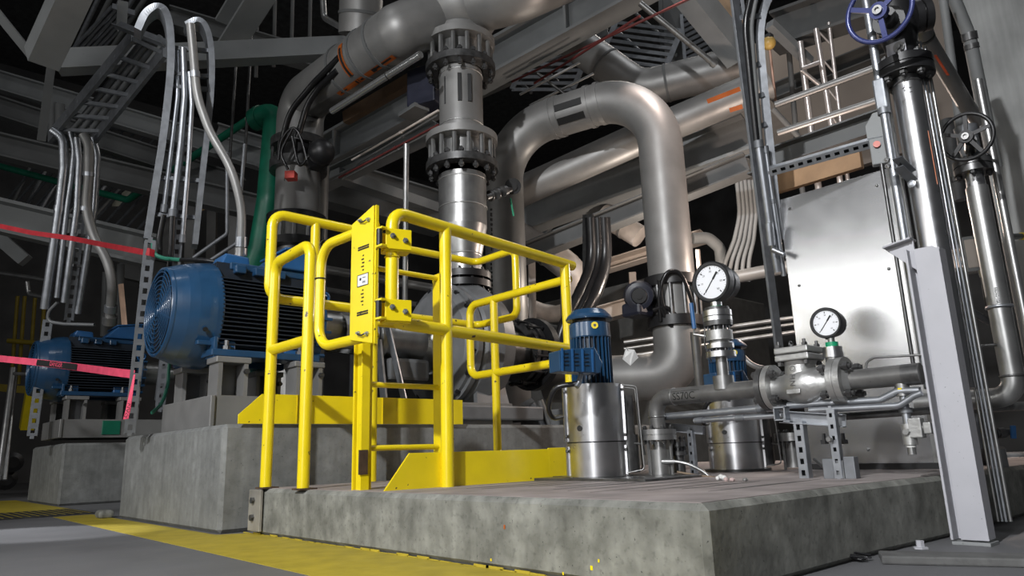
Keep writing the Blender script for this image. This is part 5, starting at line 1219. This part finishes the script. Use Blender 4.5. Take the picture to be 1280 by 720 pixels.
# dark valve and fittings behind the guard rail (between rail and pump motor)
g = thing('valve_cluster', 'pale bracket and fittings behind the guard rail, left of the pump motor', 'fitting', at(668, 545, 4.2))
MB().prism([at(650, 505, 4.4), at(664, 497, 4.4), at(678, 512, 4.4), at(670, 520, 4.4), at(652, 515, 4.4)], (.02, .02, 0)).build('bent_plate', GALV, g)
MB().tube([at(664, 505, 4.2), at(682, 540, 4.2)], .022, 12).build('tube', GALV, g); MB().tube([at(675, 500, 4.2), at(690, 538, 4.2)], .018, 12).build('tube', STL, g)
b = MB(); c = at(655, 533, 4.0); b.box((c.x + .45, c.y + .1, .44), (.4, .4, .12)); b.build('machine_plinth', PGREY, None, .01, 'dark machine plinth behind the small yellow loop', 'plinth')
# ------------------------------------------------------------------ scaffold
def spole(label, p0, p1, r=.022, M=ALUM, name='scaffold_pole', foot=False): return pline(name, label, [p0, p1], r, M, cat='scaffold pole', n=12, foot=foot)
SD = 5.6
g = thing('scaffold_tower', 'pink-lit scaffold lattice mast standing behind the steel panel', 'scaffold', at(1050, 215, SD))
m0, m1 = (1020, 36), (1048, 212); n0_, n1_ = (1036, 28), (1057, 206)
MB().tube([at(*m0, SD), at(*m1, SD), vert(at(*m1, SD), 0)], .022, 12).build('mast_tube', ALUM, g); MB().tube([at(*n0_, SD), at(*n1_, SD), vert(at(*n1_, SD), 0)], .016, 12).build('mast_tube', ALUM, g)
for k in range(5):
    f = k / 5; f2 = (k + .8) / 5; a = at(m0[0] + (m1[0] - m0[0]) * f, m0[1] + (m1[1] - m0[1]) * f, SD); c = at(n0_[0] + (n1_[0] - n0_[0]) * f2, n0_[1] + (n1_[1] - n0_[1]) * f2, SD); MB().tube([a, c], .008, 8).build('lattice_bar', ALUM, g)
spole('thick upright scaffold pole left of the lattice mast', (1000, 52, 5.7), (1020, 212, 5.7), .026, foot=True)
spole('thin upright scaffold pole nearest the tall cable tray', (962, 60, 5.5), (970, 130, 5.5), .010, mat('orange_tube', (.5, .32, .25), .5, .3))
spole('brown upright scaffold pole between tray and lattice mast', (986, 62, 6.0), (998, 200, 6.0), .022, BEAMD, foot=True)
spole('topmost horizontal scaffold tube left of the tall riser', (969, 131, 4.6), (1096, 84, 4.3), .022, PIPE)
spole('middle horizontal scaffold tube left of the tall riser', (972, 166, 4.6), (1100, 124, 4.3), .020, PIPE)
g = spole('lower horizontal scaffold tube with a yellow band', (972, 184, 4.5), (1104, 139, 4.2), .020, PIPE)
a, c = at(1066, 152, 4.28), at(1084, 146, 4.25); MB().tube([a, c], .0225, 12).build('yellow_band', mat('band_yellow', (.6, .52, .03), .5), g)
spole('short horizontal scaffold tube clamped to the lattice mast', (1002, 86, 5.5), (1024, 78, 5.5), .016)
spole('slanting scaffold brace running down from the tray to the panel top', (966, 136, 5.2), (1030, 206, 5.2), .02, BEAMD)
spole('slanting shiny scaffold brace beside the clamp', (1002, 88, 5.5), (1024, 106, 5.5), .016)
g = thing('yellow_lamp', 'small amber lamp beside the top of the tall cable tray', 'lamp', at(960, 62, 5.2)); MB().ball(at(961, 54, 5.2), .05, 12, 8).build('lamp_globe', mat('amber', (.55, .36, .10), .4), g); MB().box(at(961, 46, 5.2), (.05, .05, .03)).build('lamp_cap', DSTL, g)
# pale cladding wall far behind the scaffold
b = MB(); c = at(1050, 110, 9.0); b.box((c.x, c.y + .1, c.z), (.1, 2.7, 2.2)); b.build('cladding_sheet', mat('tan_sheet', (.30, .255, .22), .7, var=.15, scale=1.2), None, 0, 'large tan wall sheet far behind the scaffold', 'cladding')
b = MB(); c = at(800, 400, 8.2); b.box((c.x + .6, c.y + .6, 1.0), (2.4, 2.4, 2.0)); b.build('machine_block', mat('dim_block', (.10, .10, .095), .7), None, .02, 'dim grey block of machinery far behind the arched pipe', 'machine')
# overhead gratings
def grating(label, p0, p1, p2, n, M=GALVD):
    a, b_, c = at(*p0), at(*p1), at(*p2); g = thing('floor_grating', label, 'grating', a, 'overhead gratings')
    b = MB()
    for i in range(n): f = i / (n - 1); b.bar(a.lerp(c, f), b_ + (c - a) * f, .012, .035)
    b.build('bearing_bar', M, g); MB().bar(a, c, .03, .05).build('frame_bar', M, g); MB().bar(b_, b_ + c - a, .03, .05).build('frame_bar', M, g)
grating('dark overhead grating at far left behind the conduits', (0, 262, 8.6), (90, 150, 8), (160, 300, 8), 14)
grating('overhead grating between the pale header and the tall tray', (858, 96, 6.6), (935, 60, 6.2), (852, 20, 6.9), 12)
grating('overhead grating seen above the arch of the grey pipe', (744, 88, 6.8), (826, 100, 6.6), (770, 28, 6.9), 9)
grating('overhead grating left of the grey header, above the long beam', (640, 112, 7.2), (716, 112, 7.0), (668, 50, 7.3), 9)
grating('overhead grating strip at upper left behind the sloping ladder', (90, 62, 6.5), (140, 8, 6.3), (118, 70, 6.6), 6)
for i, (a, c, lb) in enumerate((((650, 118), (725, 78), 'front'), ((662, 132), (742, 92), 'middle'), ((672, 92), (722, 130), 'cross'))): pline('hanger_tube', lb + ' thin hanger tube under the grating right of the riser', [(*a, 6.2), (*c, 6.0)], .012, STL, cat='tube', group='thin hanger tubes')
# diagonal brace bits under the wide beams
beam('pale diagonal brace between the wide beam and the thin lower beam', (664, 316, 7.5), (712, 262, 7.5), .07, .08, BEAM, 'l', 'angle_brace')
beam('short diagonal brace right of the arched pipe under its beam', (882, 168, 6.6), (938, 205, 6.6), .09, .10, BEAM, 'l', 'angle_brace')
pline('background_pipe', 'curved grey pipe behind the pump column, level with the gate hinge', [(640, 375, 7.6), (690, 395, 7.5), (735, 380, 7.4)], .09, mat('pale_pipe', (.52, .47, .43)), bend=.3)
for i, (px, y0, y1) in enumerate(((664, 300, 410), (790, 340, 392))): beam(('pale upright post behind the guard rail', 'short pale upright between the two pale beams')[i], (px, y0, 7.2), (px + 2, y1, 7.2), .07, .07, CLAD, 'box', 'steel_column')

# ------------------------------------------------------------------ dim clutter under the roof
ORD = ('first', 'second', 'third', 'fourth', 'fifth', 'sixth', 'seventh', 'eighth')
for i in range(7): pline('dim_tube', ORD[i] + ' from the left of the dim slanting tubes behind the far conduit rack', [(-6 + i * 19, 300 - i * 3, 8.6), (44 + i * 20, 196 + i * 4, 9.2)], .02 + .008 * (i % 3), (BEAMD, PGREY, GALVD)[i % 3], cat='tube', group='dim slanting tubes', n=8)
for i in range(5): pline('dim_tube', ORD[i] + ' from the left of the dim tubes above the sloping ladder', [(92 + i * 12, 64 - i, 6.9), (128 + i * 15, -12, 6.6)], .022, (GALVD, BEAMD, GALV)[i % 3], cat='tube', group='dim tubes above the ladder', n=8)
for i in range(6): pline('roof_tube', ORD[i] + ' from the left of the dim tubes under the roof over the long beam', [(610 + i * 34, 64 - i * 12, 7.6), (664 + i * 34, 116 - i * 13, 7.2)], .018, (GALVD, BEAMD)[i % 2], cat='tube', group='dim tubes over the long beam', n=8)
for i in range(5): pline('roof_tube', ORD[i] + ' from the left of the dim upright tubes at the top left of the header', [(300 + i * 22, -10, 7.4), (298 + i * 22, 60 + (i * 37) % 50, 7.4)], .02, BEAMD, cat='tube', group='dim upright tubes by the header', n=8)
pline('hooked_pipe', 'thin pipe hooking down above the slanting header', [(403, -10, 5.2), (405, 22, 5.2), (440, 42, 5.0)], .022, STL, cat='pipe', bend=.06)
pline('grey_pipe', 'vertical pipe rising from the slanting header at top', [(450, 44, 5.05), (452, -12, 5.0)], .15, PIPE, n=26, joints=[(0, .45, .02, 1.04, BEAMD)])
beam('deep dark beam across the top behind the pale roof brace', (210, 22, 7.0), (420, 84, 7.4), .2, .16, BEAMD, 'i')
beam('dark roof beam rising right over the gap between the riser and the arched pipe', (592, 116, 7.6), (760, 40, 7.0), .14, .12, BEAMD, 'i')
beam('dim brown strip below the bright shiny conduit', (432, 148, 5.6), (528, 92, 5.2), .10, .06, mat('brown_strip', (.16, .10, .06), .7), 'box', 'strip')
beam('dim girder behind the green pipe and the left riser', (270, 168, 7.6), (560, 256, 7.8), .22, .16, BEAM, 'i')
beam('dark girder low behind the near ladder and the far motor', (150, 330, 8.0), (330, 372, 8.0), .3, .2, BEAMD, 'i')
for i in range(4): beam(ORD[i] + ' from the left of the dim posts between the near ladder and the green pipe', (212 + i * 27, 230, 8.4), (208 + i * 27, 420, 8.4), .10, .10, (BEAMD, BEAM)[i % 2], 'i', 'steel_column')
for i in range(3): pline('dim_pipe', ('upper', 'middle', 'lower')[i] + ' of three dim horizontal pipes behind the railing and the pump', [(300, 318 + i * 26, 8.4), (720, 392 + i * 22, 8.0)], (.05, .03, .06)[i], (PIPE, BEAMD, PIPE)[i], group='dim horizontal pipes', n=12)
pline('tall_pipe', 'dim pale pipe standing just right of the left riser', [(404, 196, 5.8), (398, 420, 5.8)], .05, PIPE, n=14, foot=True)
# ------------------------------------------------------------------ left conduit racks
def chain(pts): return [at(*p) for p in pts]
def conduit(label, pts, r, M=GALVD, bend=.3, group=None, joints=(), name='metal_conduit'): return pline(name, label, pts, r, M, cat='conduit', bend=bend, group=group, joints=joints, n=14)
# near vertical rack (in front of the motor gap)
ND = 3.55
g = thing('cable_ladder', 'vertical cable ladder curving over at the top, left of the large motor', 'cable ladder', at(185, 300, ND))
vdir = (CC - at(205, 150, ND)); vdir.z = 0; vdir.normalize(); wdir = vdir.cross(EZ)
rail([(172, 36, ND), (182, 16, ND), (196, 7, ND), (207, 14, ND), (213, 40, ND), (213, 90, ND), (204, 170, ND), (193, 240, ND), (184, 298, ND)], .034, .10, GALV, 'side_rail', g, vdir)
rail([(232, 30, ND + .1), (246, 24, ND + .1), (256, 30, ND + .1), (263, 52, ND + .1), (265, 90, ND + .1), (262, 140, ND + .1), (253, 220, ND + .1), (244, 305, ND + .1)], .028, .10, GALV, 'side_rail', g, vdir)
for y in (60, 92, 108, 222, 268): 
    MB().bar(at(212 - max(0, y - 110) * .14, y, ND + .03), at(262 - max(0, y - 110) * .12, y + 4, ND + .12), .02, .02).build('rung', GALVD, g)
for i, (pts, r, lb) in enumerate(((((221, 60), (222, 120), (215, 180), (205, 262)), .013, 'leftmost thin conduit in the near vertical ladder'), (((229, 60), (231, 120), (226, 180), (216, 268)), .016, 'second thin conduit in the near vertical ladder'), (((237, 90), (240, 130), (236, 200), (228, 300)), .012, 'third thin conduit in the near vertical ladder'))):
    conduit(lb, [(a, b_, ND + .05) for a, b_ in pts], r, GALV, group='thin conduits in the near ladder', joints=[(2, .98, .04, 1.4, GALVD)])
for i, (pts, lb) in enumerate(((((205, 268), (199, 300), (200, 312)), 'left black cable below the near ladder conduits'), (((216, 270), (214, 310), (211, 340)), 'right black cable below the near ladder conduits'))):
    pline('black_cable', lb, [(a, b_, ND) for a, b_ in pts], .013, RUB, cat='cable', bend=.3)
pn = (CC - at(180, 430, 3.5)); pn.z = 0
def perf(label, p0, p1, w=.045, pitch=.05):
    g = thing('perforated_strut', label, 'strut', min(at(*p0), at(*p1), key=lambda v: v.z), 'perforated struts')
    a, c = at(*p0), at(*p1); MB().perf(a, c, w, .004, pitch, w * .42, pn).build('slotted_face', GALVD, g)
    d = (c - a).normalized(); s = d.cross(pn).normalized(); q = pn.normalized()
    MB().bar(a + s * w / 2 - q * .025, c + s * w / 2 - q * .025, .004, .05, q).build('side_wall', GALVD, g); MB().bar(a - s * w / 2 - q * .025, c - s * w / 2 - q * .025, .004, .05, q).build('side_wall', GALVD, g)
    return g
perf('long perforated strut standing in front of the large motor fan', (188, 300, 3.3), (162, 541, 3.3))
perf('perforated strut behind the near ladder conduits, upper stretch', (236, 150, ND + .25), (218, 345, ND + .25))
perf('short perforated strut right of the long one, under the large motor', (207, 440, 3.9), (200, 512, 3.9))
conduit('flexible grey conduit dropping in a curve onto the large motor box', [(238, 30, ND), (241, 60, ND), (246, 120, ND), (262, 165, ND), (290, 212, ND), (303, 262, 3.55), (301, 318, 3.55)], .021, PIPE, .6, joints=[(1, .55, .03, 1.15, GALV), (5, .72, .05, 1.3, GALV), (5, .95, .04, 1.5, STL)])
pline('green_earth_cable', 'green earth cable looping from the near ladder to the motor top', [(191, 300, 3.5), (192, 318, 3.5), (204, 323, 3.5), (226, 325, 3.45)], .010, mat('earth_green', (.03, .20, .13), .5), cat='cable', bend=.12)
pline('black_cable', 'black cable lying along the top of the large motor', [(226, 325, 3.45), (255, 325, 3.4), (300, 333, 3.4)], .010, RUB, cat='cable', bend=.1)
pline('green_earth_cable', 'green earth cable hanging below the large motor fan', [(212, 448, 3.6), (210, 480, 3.55), (203, 505, 3.5), (190, 516, 3.4)], .008, mat('earth_green', (.03, .20, .13), .5), cat='cable', bend=.15)
for (a, lb) in ((((284, 190), (284, 292), (242, 322)), 'thin pipe elbowing down to the motor top, left of the flexible conduit'), (((306, 180), (296, 304), (262, 326)), 'thin pale pipe behind the flexible conduit')): pline('thin_pipe', lb, [(x, y, 4.6) for x, y in a], .012, GALVD, cat='pipe', bend=.03)
pline('thin_rod', 'left of two thin hanging rods between ladder and header', [(292, 125, 6), (287, 205, 6)], .012, DSTL, cat='rod', head=True); pline('thin_rod', 'right of two thin hanging rods between ladder and header', [(310, 120, 6), (306, 205, 6)], .012, DSTL, cat='rod', head=True)
# sloping ladder
g = thing('cable_ladder', 'sloping cable ladder rising from the far conduits at upper left', 'cable ladder', at(64, 172, 5.3))
r0 = [(62, 172, 5.3), (120, 105, 5.0), (166, 45, 4.7)]; r1 = [(119, 172, 5.2), (170, 108, 4.9), (206, 64, 4.6)]
for r in (r0, r1): MB().bar(at(*r[0]), at(*r[2]), .025, .10).build('side_rail', GALVD, g)
for f in (.08, .24, .38, .52, .66, .82, .98):
    a = at(*r0[0]).lerp(at(*r0[2]), f); c = at(*r1[0]).lerp(at(*r1[2]), f); MB().bar(a, c, .03, .025).build('rung', GALV, g)
for i, (dx, lb) in enumerate(((14, 'left'), (26, 'middle'), (38, 'right'))):
    conduit(lb + ' dark conduit lying in the sloping cable ladder', [(66 + dx, 176, 5.3), (172 + dx * .75, 46, 4.75)], .020, PGREY, group='conduits in the sloping ladder')
beam('small upright angle at the head of the sloping ladder', (147, 0, 4.6), (145, 36, 4.6), .06, .06, BEAM, 'l', 'hanger'); beam('cross angle at the head of the sloping ladder', (144, 36, 4.6), (206, 60, 4.6), .06, .06, GALVD, 'l', 'cross_angle')
# far conduit rack
FD = 5.2
gf = 'conduits of the far rack'
conduit('leftmost silver conduit of the far rack, above the far motor', [(66, 163, FD), (79, 172, FD), (80, 210, FD), (74, 262, FD), (56, 386, FD)], .032, GALV, .3, gf, [(2, .97, .04, 1.15, GALV)])
conduit('second conduit of the far rack, thin and dark', [(88, 165, FD), (93, 185, FD), (89, 225, FD), (84, 260, FD), (71, 372, FD)], .018, GALV, .3, gf)
conduit('third conduit of the far rack, thin', [(96, 172, FD), (99, 200, FD), (96, 262, FD), (80, 378, FD)], .022, GALV, .3, gf)
conduit('rightmost pale conduit of the far rack', [(116, 172, FD + .1), (122, 195, FD + .1), (118, 260, FD + .1), (97, 392, FD + .1)], .024, GALV, .3, gf)
conduit('flexible grey conduit dropping from the far rack onto the far motor', [(104, 168, FD - .1), (111, 180, FD - .1), (111, 222, FD - .1), (107, 262, FD - .1), (118, 298, FD - .1), (134, 325, FD - .1), (141, 352, FD - .1), (137, 404, 5.2)], .033, PIPE, .5, None, [(1, .9, .03, 1.1, GALV), (2, .97, .03, 1.1, GALV), (6, .65, .05, 1.3, GALV), (6, .92, .06, 1.5, STL)])
pn = (CC - at(60, 450, 5)); pn.z = 0
perf('perforated strut running up the middle of the far rack', (102, 260, FD + .2), (86, 400, FD + .2), .06, .07)
perf('perforated strut standing left of the far motor down to its plinth', (60, 400, FD + .1), (40, 545, 5.0), .06, .07)
perf('perforated strut right of the far motor, behind the long near strut', (206, 440, 5.4), (199, 500, 5.4), .05, .06)
pline('black_cable', 'thin grey cable looping from the far rack to the far motor top', [(72, 378, FD), (60, 390, FD), (60, 402, FD), (80, 405, FD), (118, 406, FD)], .012, PGREY, cat='cable', bend=.1)
for y in (238, 292, 330): MB().bar(at(74 - (y - 238) * .11, y, FD + .02), at(118 - (y - 238) * .13, y + 3, FD + .1), .02, .02).build('cross_bar', DSTL, None, 0, {238: 'upper', 292: 'middle', 330: 'lower'}[y] + ' cross bar of the far conduit rack', 'bar', 'cross bars of the far rack')
pline('hanging_conduit', 'left of two short hanging conduits left of the sloping ladder', [(66, 128, 5.9), (66, 168, 5.9)], .035, BEAMD, cat='conduit'); pline('hanging_conduit', 'right of two short hanging conduits left of the sloping ladder', [(75, 130, 5.9), (75, 168, 5.9)], .035, BEAMD, cat='conduit')
# ------------------------------------------------------------------ barrier tapes
def tape(name, label, pts, w, M, sag=0, group=None):
    P = [at(*p) for p in pts]; b = MB(); up = EZ
    vs = []
    for i, p in enumerate(P):
        d = (P[min(i + 1, len(P) - 1)] - P[max(0, i - 1)]).normalized(); n = V((-d.y, d.x, 0)).normalized()
        tw = up * math.cos(.05 * math.sin(i * 1.7)) + n * math.sin(.05 * math.sin(i * 1.7))
        vs += [p + tw * w / 2 + n * .0008, p - tw * w / 2 + n * .0008, p - tw * w / 2 - n * .0008, p + tw * w / 2 - n * .0008]
    fs = [(4 * i + j, 4 * i + (j + 1) % 4, 4 * i + 4 + (j + 1) % 4, 4 * i + 4 + j) for i in range(len(P) - 1) for j in range(4)] + [(3, 2, 1, 0), tuple(4 * (len(P) - 1) + j for j in range(4))]
    return b.add(vs, fs).build(name, M, None, 0, label, 'tape', group), P
t1_, TP = tape('barrier_tape', 'dark red barrier tape stretched high across the far conduits to the near ladder', [(-12, 280, 4.6), (40, 291, 4.4), (90, 298, 4.2), (130, 306, 3.9), (178, 315, 3.5), (190, 316, 3.35)], .030, REDT, group='barrier tapes')
t2_, TP = tape('barrier_tape', 'pink barrier tape with black lettering stretched across the far motor', [(-12, 447, 4.4), (47, 453, 4.2), (97, 459, 3.95), (150, 466, 3.55), (168, 468, 3.4)], .040, PINK, group='barrier tapes')
u_ = (TP[2] - TP[1]); n_ = V((u_.y, -u_.x, 0)).normalized()
if n_.dot(CC - TP[1]) < 0: n_ = -n_
b = MB(); b.bar(TP[1] + n_ * .005, TP[2] + n_ * .005, .001, .034, EZ); b.build('black_print', INK, t2_)
ud_ = u_.normalized(); upv = ud_.cross(n_); upv = upv if upv.z > 0 else -upv
text('DANGER', .036, plane_fn(TP[1].lerp(TP[2], .5) + n_ * .0065, ud_, upv), PINK, t2_, 'tape_lettering')
c_ = [(168, 468, 3.26), (164, 490, 3.22), (160, 512, 3.20), (157, 524, 3.20)]
P = [at(*q) for q in c_]; sdv = V((.35, -.94, 0)); b = MB(); W_ = (.012, .024, .034, .036)
fr2 = [p - sdv * w / 2 for p, w in zip(P, W_)] + [p + sdv * w / 2 for p, w in list(zip(P, W_))[::-1]]
t3_ = MB().prism(fr2, (.0012, .0006, 0)).build('tape_tail', PINK, None, 0, 'loose pink tape end hanging from the long perforated strut', 'tape')
nn_ = V((-.94, -.35, 0)); text('DAN', .030, plane_fn(at(159.5, 513, 3.185), V((.1, -.3, 1)).normalized(), V((-.35, .94, .15))), INK, t3_, 'tape_lettering')
t4_, _ = tape('tape_knot', 'short red tape knot tied round the near ladder rail', [(181, 314, 3.3), (187, 315, 3.28), (193, 317, 3.3)], .035, REDT)
# ------------------------------------------------------------------ far left background
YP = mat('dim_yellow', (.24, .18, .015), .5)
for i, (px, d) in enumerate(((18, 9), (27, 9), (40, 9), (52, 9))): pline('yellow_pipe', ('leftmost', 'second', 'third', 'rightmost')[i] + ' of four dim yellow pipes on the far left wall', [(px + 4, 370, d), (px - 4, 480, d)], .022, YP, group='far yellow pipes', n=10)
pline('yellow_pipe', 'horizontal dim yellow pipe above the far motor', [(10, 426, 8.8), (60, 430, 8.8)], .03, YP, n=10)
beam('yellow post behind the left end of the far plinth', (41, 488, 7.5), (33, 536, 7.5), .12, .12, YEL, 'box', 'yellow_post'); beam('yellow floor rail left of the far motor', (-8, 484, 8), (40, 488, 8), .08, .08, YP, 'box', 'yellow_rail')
pline('silver_pipe', 'left of two silver pipes standing at the left edge', [(17, 460, 6.6), (-2, 600, 6.2)], .028, STL); pline('silver_pipe', 'right of two silver pipes standing at the left edge', [(19, 470, 6.6), (14, 520, 6.5), (6, 600, 6.2)], .020, STL)
pline('silver_pipe', 'short horizontal silver pipe touching the far motor fan', [(18, 467, 6.0), (42, 468, 5.8)], .014, STL)
pline('steel_tube', 'long thin pale tube crossing at left below the upper tape', [(-10, 340, 7), (58, 350, 6.8)], .022, STL, cat='tube'); pline('steel_tube', 'short dark pale-edged tube stub at left below the long thin tube', [(34, 352, 6.5), (36, 368, 6.5), (58, 372, 6.4)], .020, STL, cat='tube', bend=.05)
for i, (px, py, lb) in enumerate(((6, 600, 'dark valve block on the floor at the left edge'), (14, 578, 'dark round fitting above the valve block at the left edge'))):
    q = at(px, py, 6.6); MB().lathe(q - V((.0, .1, 0)), EY, [(0, .05), (.02, .09), (.16, .09), (.18, .05)], 16).build('valve_fitting', BLK, None, 0, lb, 'fitting')
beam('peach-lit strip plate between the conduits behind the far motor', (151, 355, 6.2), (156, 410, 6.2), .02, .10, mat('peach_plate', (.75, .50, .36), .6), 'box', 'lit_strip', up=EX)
for i, (px, y0, y1, lb) in enumerate(((130, 340, 420, 'left'), (148, 330, 420, 'middle'), (178, 300, 400, 'right'))): pline('thin_pipe', lb + ' dim upright pipe behind the far motor top', [(px + 3, y0, 7), (px, y1, 7)], .035, BEAMD, group='dim upright pipes')
# glimpses of lit windows / panels far behind
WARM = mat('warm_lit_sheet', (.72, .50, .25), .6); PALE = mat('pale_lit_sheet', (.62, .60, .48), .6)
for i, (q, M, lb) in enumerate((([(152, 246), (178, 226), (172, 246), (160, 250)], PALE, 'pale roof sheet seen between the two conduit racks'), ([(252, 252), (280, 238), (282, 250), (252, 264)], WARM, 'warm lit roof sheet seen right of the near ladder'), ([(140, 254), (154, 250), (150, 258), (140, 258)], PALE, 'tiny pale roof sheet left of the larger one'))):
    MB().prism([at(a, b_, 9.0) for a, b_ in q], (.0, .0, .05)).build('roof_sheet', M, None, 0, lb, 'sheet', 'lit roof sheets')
# ------------------------------------------------------------------ light
def lamp(kind, name, loc, target, power, color=(1, 1, 1), size=.3, cone=60, blend=.6):
    l = bpy.data.lights.new(name, kind); l.energy = power; l.color = color
    if kind == 'AREA': l.shape = 'DISK'; l.size = size
    else: l.shadow_soft_size = size
    if kind == 'SPOT': l.spot_size = math.radians(cone); l.spot_blend = blend
    o = bpy.data.objects.new(name, l); COL.objects.link(o); o.location = V(loc)
    o.rotation_euler = (V(target) - V(loc)).to_track_quat('-Z', 'Y').to_euler(); return o
lamp('SPOT', 'flood_lamp', (-2.6, .05, 3.1), (2.2, 1.75, .75), 1120, (.97, .98, 1.0), .07, 76, .85)
t_ = lamp('AREA', 'highlight_fill', (-3.2, -.9, 1.3), (2.2, 1.5, .6), 45, (.97, .98, 1), .4); t_.data.shape = 'RECTANGLE'; t_.data.size = .35; t_.data.size_y = 2.3  # added unseen strip light, put in for upright highlights on the polished shells
lamp('SPOT', 'floor_lamp', (-1.2, 5.5, 2.6), PZ(28, 668, 0), 620, (.95, .96, 1), .05, 11, .15)
lamp('SPOT', 'flood_lamp', (-2.4, 2.9, 2.9), (1.2, 6.0, .75), 330, (.97, .98, 1), .12, 30, .6)  # added spot to brighten the far motor, outside the main lamp's cone
f_ = lamp('AREA', 'flood_lamp', (-3.4, 3.5, 1.9), (2.7, 1.1, .8), 62, (1, .99, .97), .7); f_.data.shape = 'RECTANGLE'; f_.data.size = 5.0; f_.data.size_y = .4
lamp('AREA', 'roof_fill', (5.0, 1.5, 7.4), (5.0, 2.6, 0), 62, (.95, .97, 1), 2.0)  # added overhead fill without a visible fixture, lifts the dim background
lamp('AREA', 'roof_fill', (8.0, 5.0, 7.2), (6.5, 5, 0), 75, (1, .93, .85), 2.0)
lamp('AREA', 'roof_fill', (-.5, 3.0, 6.2), (3.0, 7.5, 2.6), 15, (.95, .97, 1), 1.2)  # added fill to brighten the pale beams at upper left
lamp('POINT', 'warm_lamp', at(832, 335, 5.4), (0, 0, 0), 30, (1, .86, .74), .06)
lamp('POINT', 'warm_lamp', at(1050, 290, 4.4), (0, 0, 0), 45, (1, .80, .68), .06)
lamp('SPOT', 'warm_lamp', at(880, -190, 4.4), at(822, 150, 4.75), 170, (1, .82, .74), .05, 26, .3)
W = bpy.data.worlds.new('world'); S.world = W; W.use_nodes = True
W.node_tree.nodes['Background'].inputs[0].default_value = (.55, .57, .6, 1); W.node_tree.nodes['Background'].inputs[1].default_value = .07
S.view_settings.view_transform = 'Standard'; S.view_settings.look = 'None'; S.view_settings.exposure = 0; S.view_settings.gamma = 1
S.view_settings.use_curve_mapping = False
S.cycles.use_denoising = True
S.cycles.max_bounces = 6; S.cycles.sample_clamp_indirect = 4
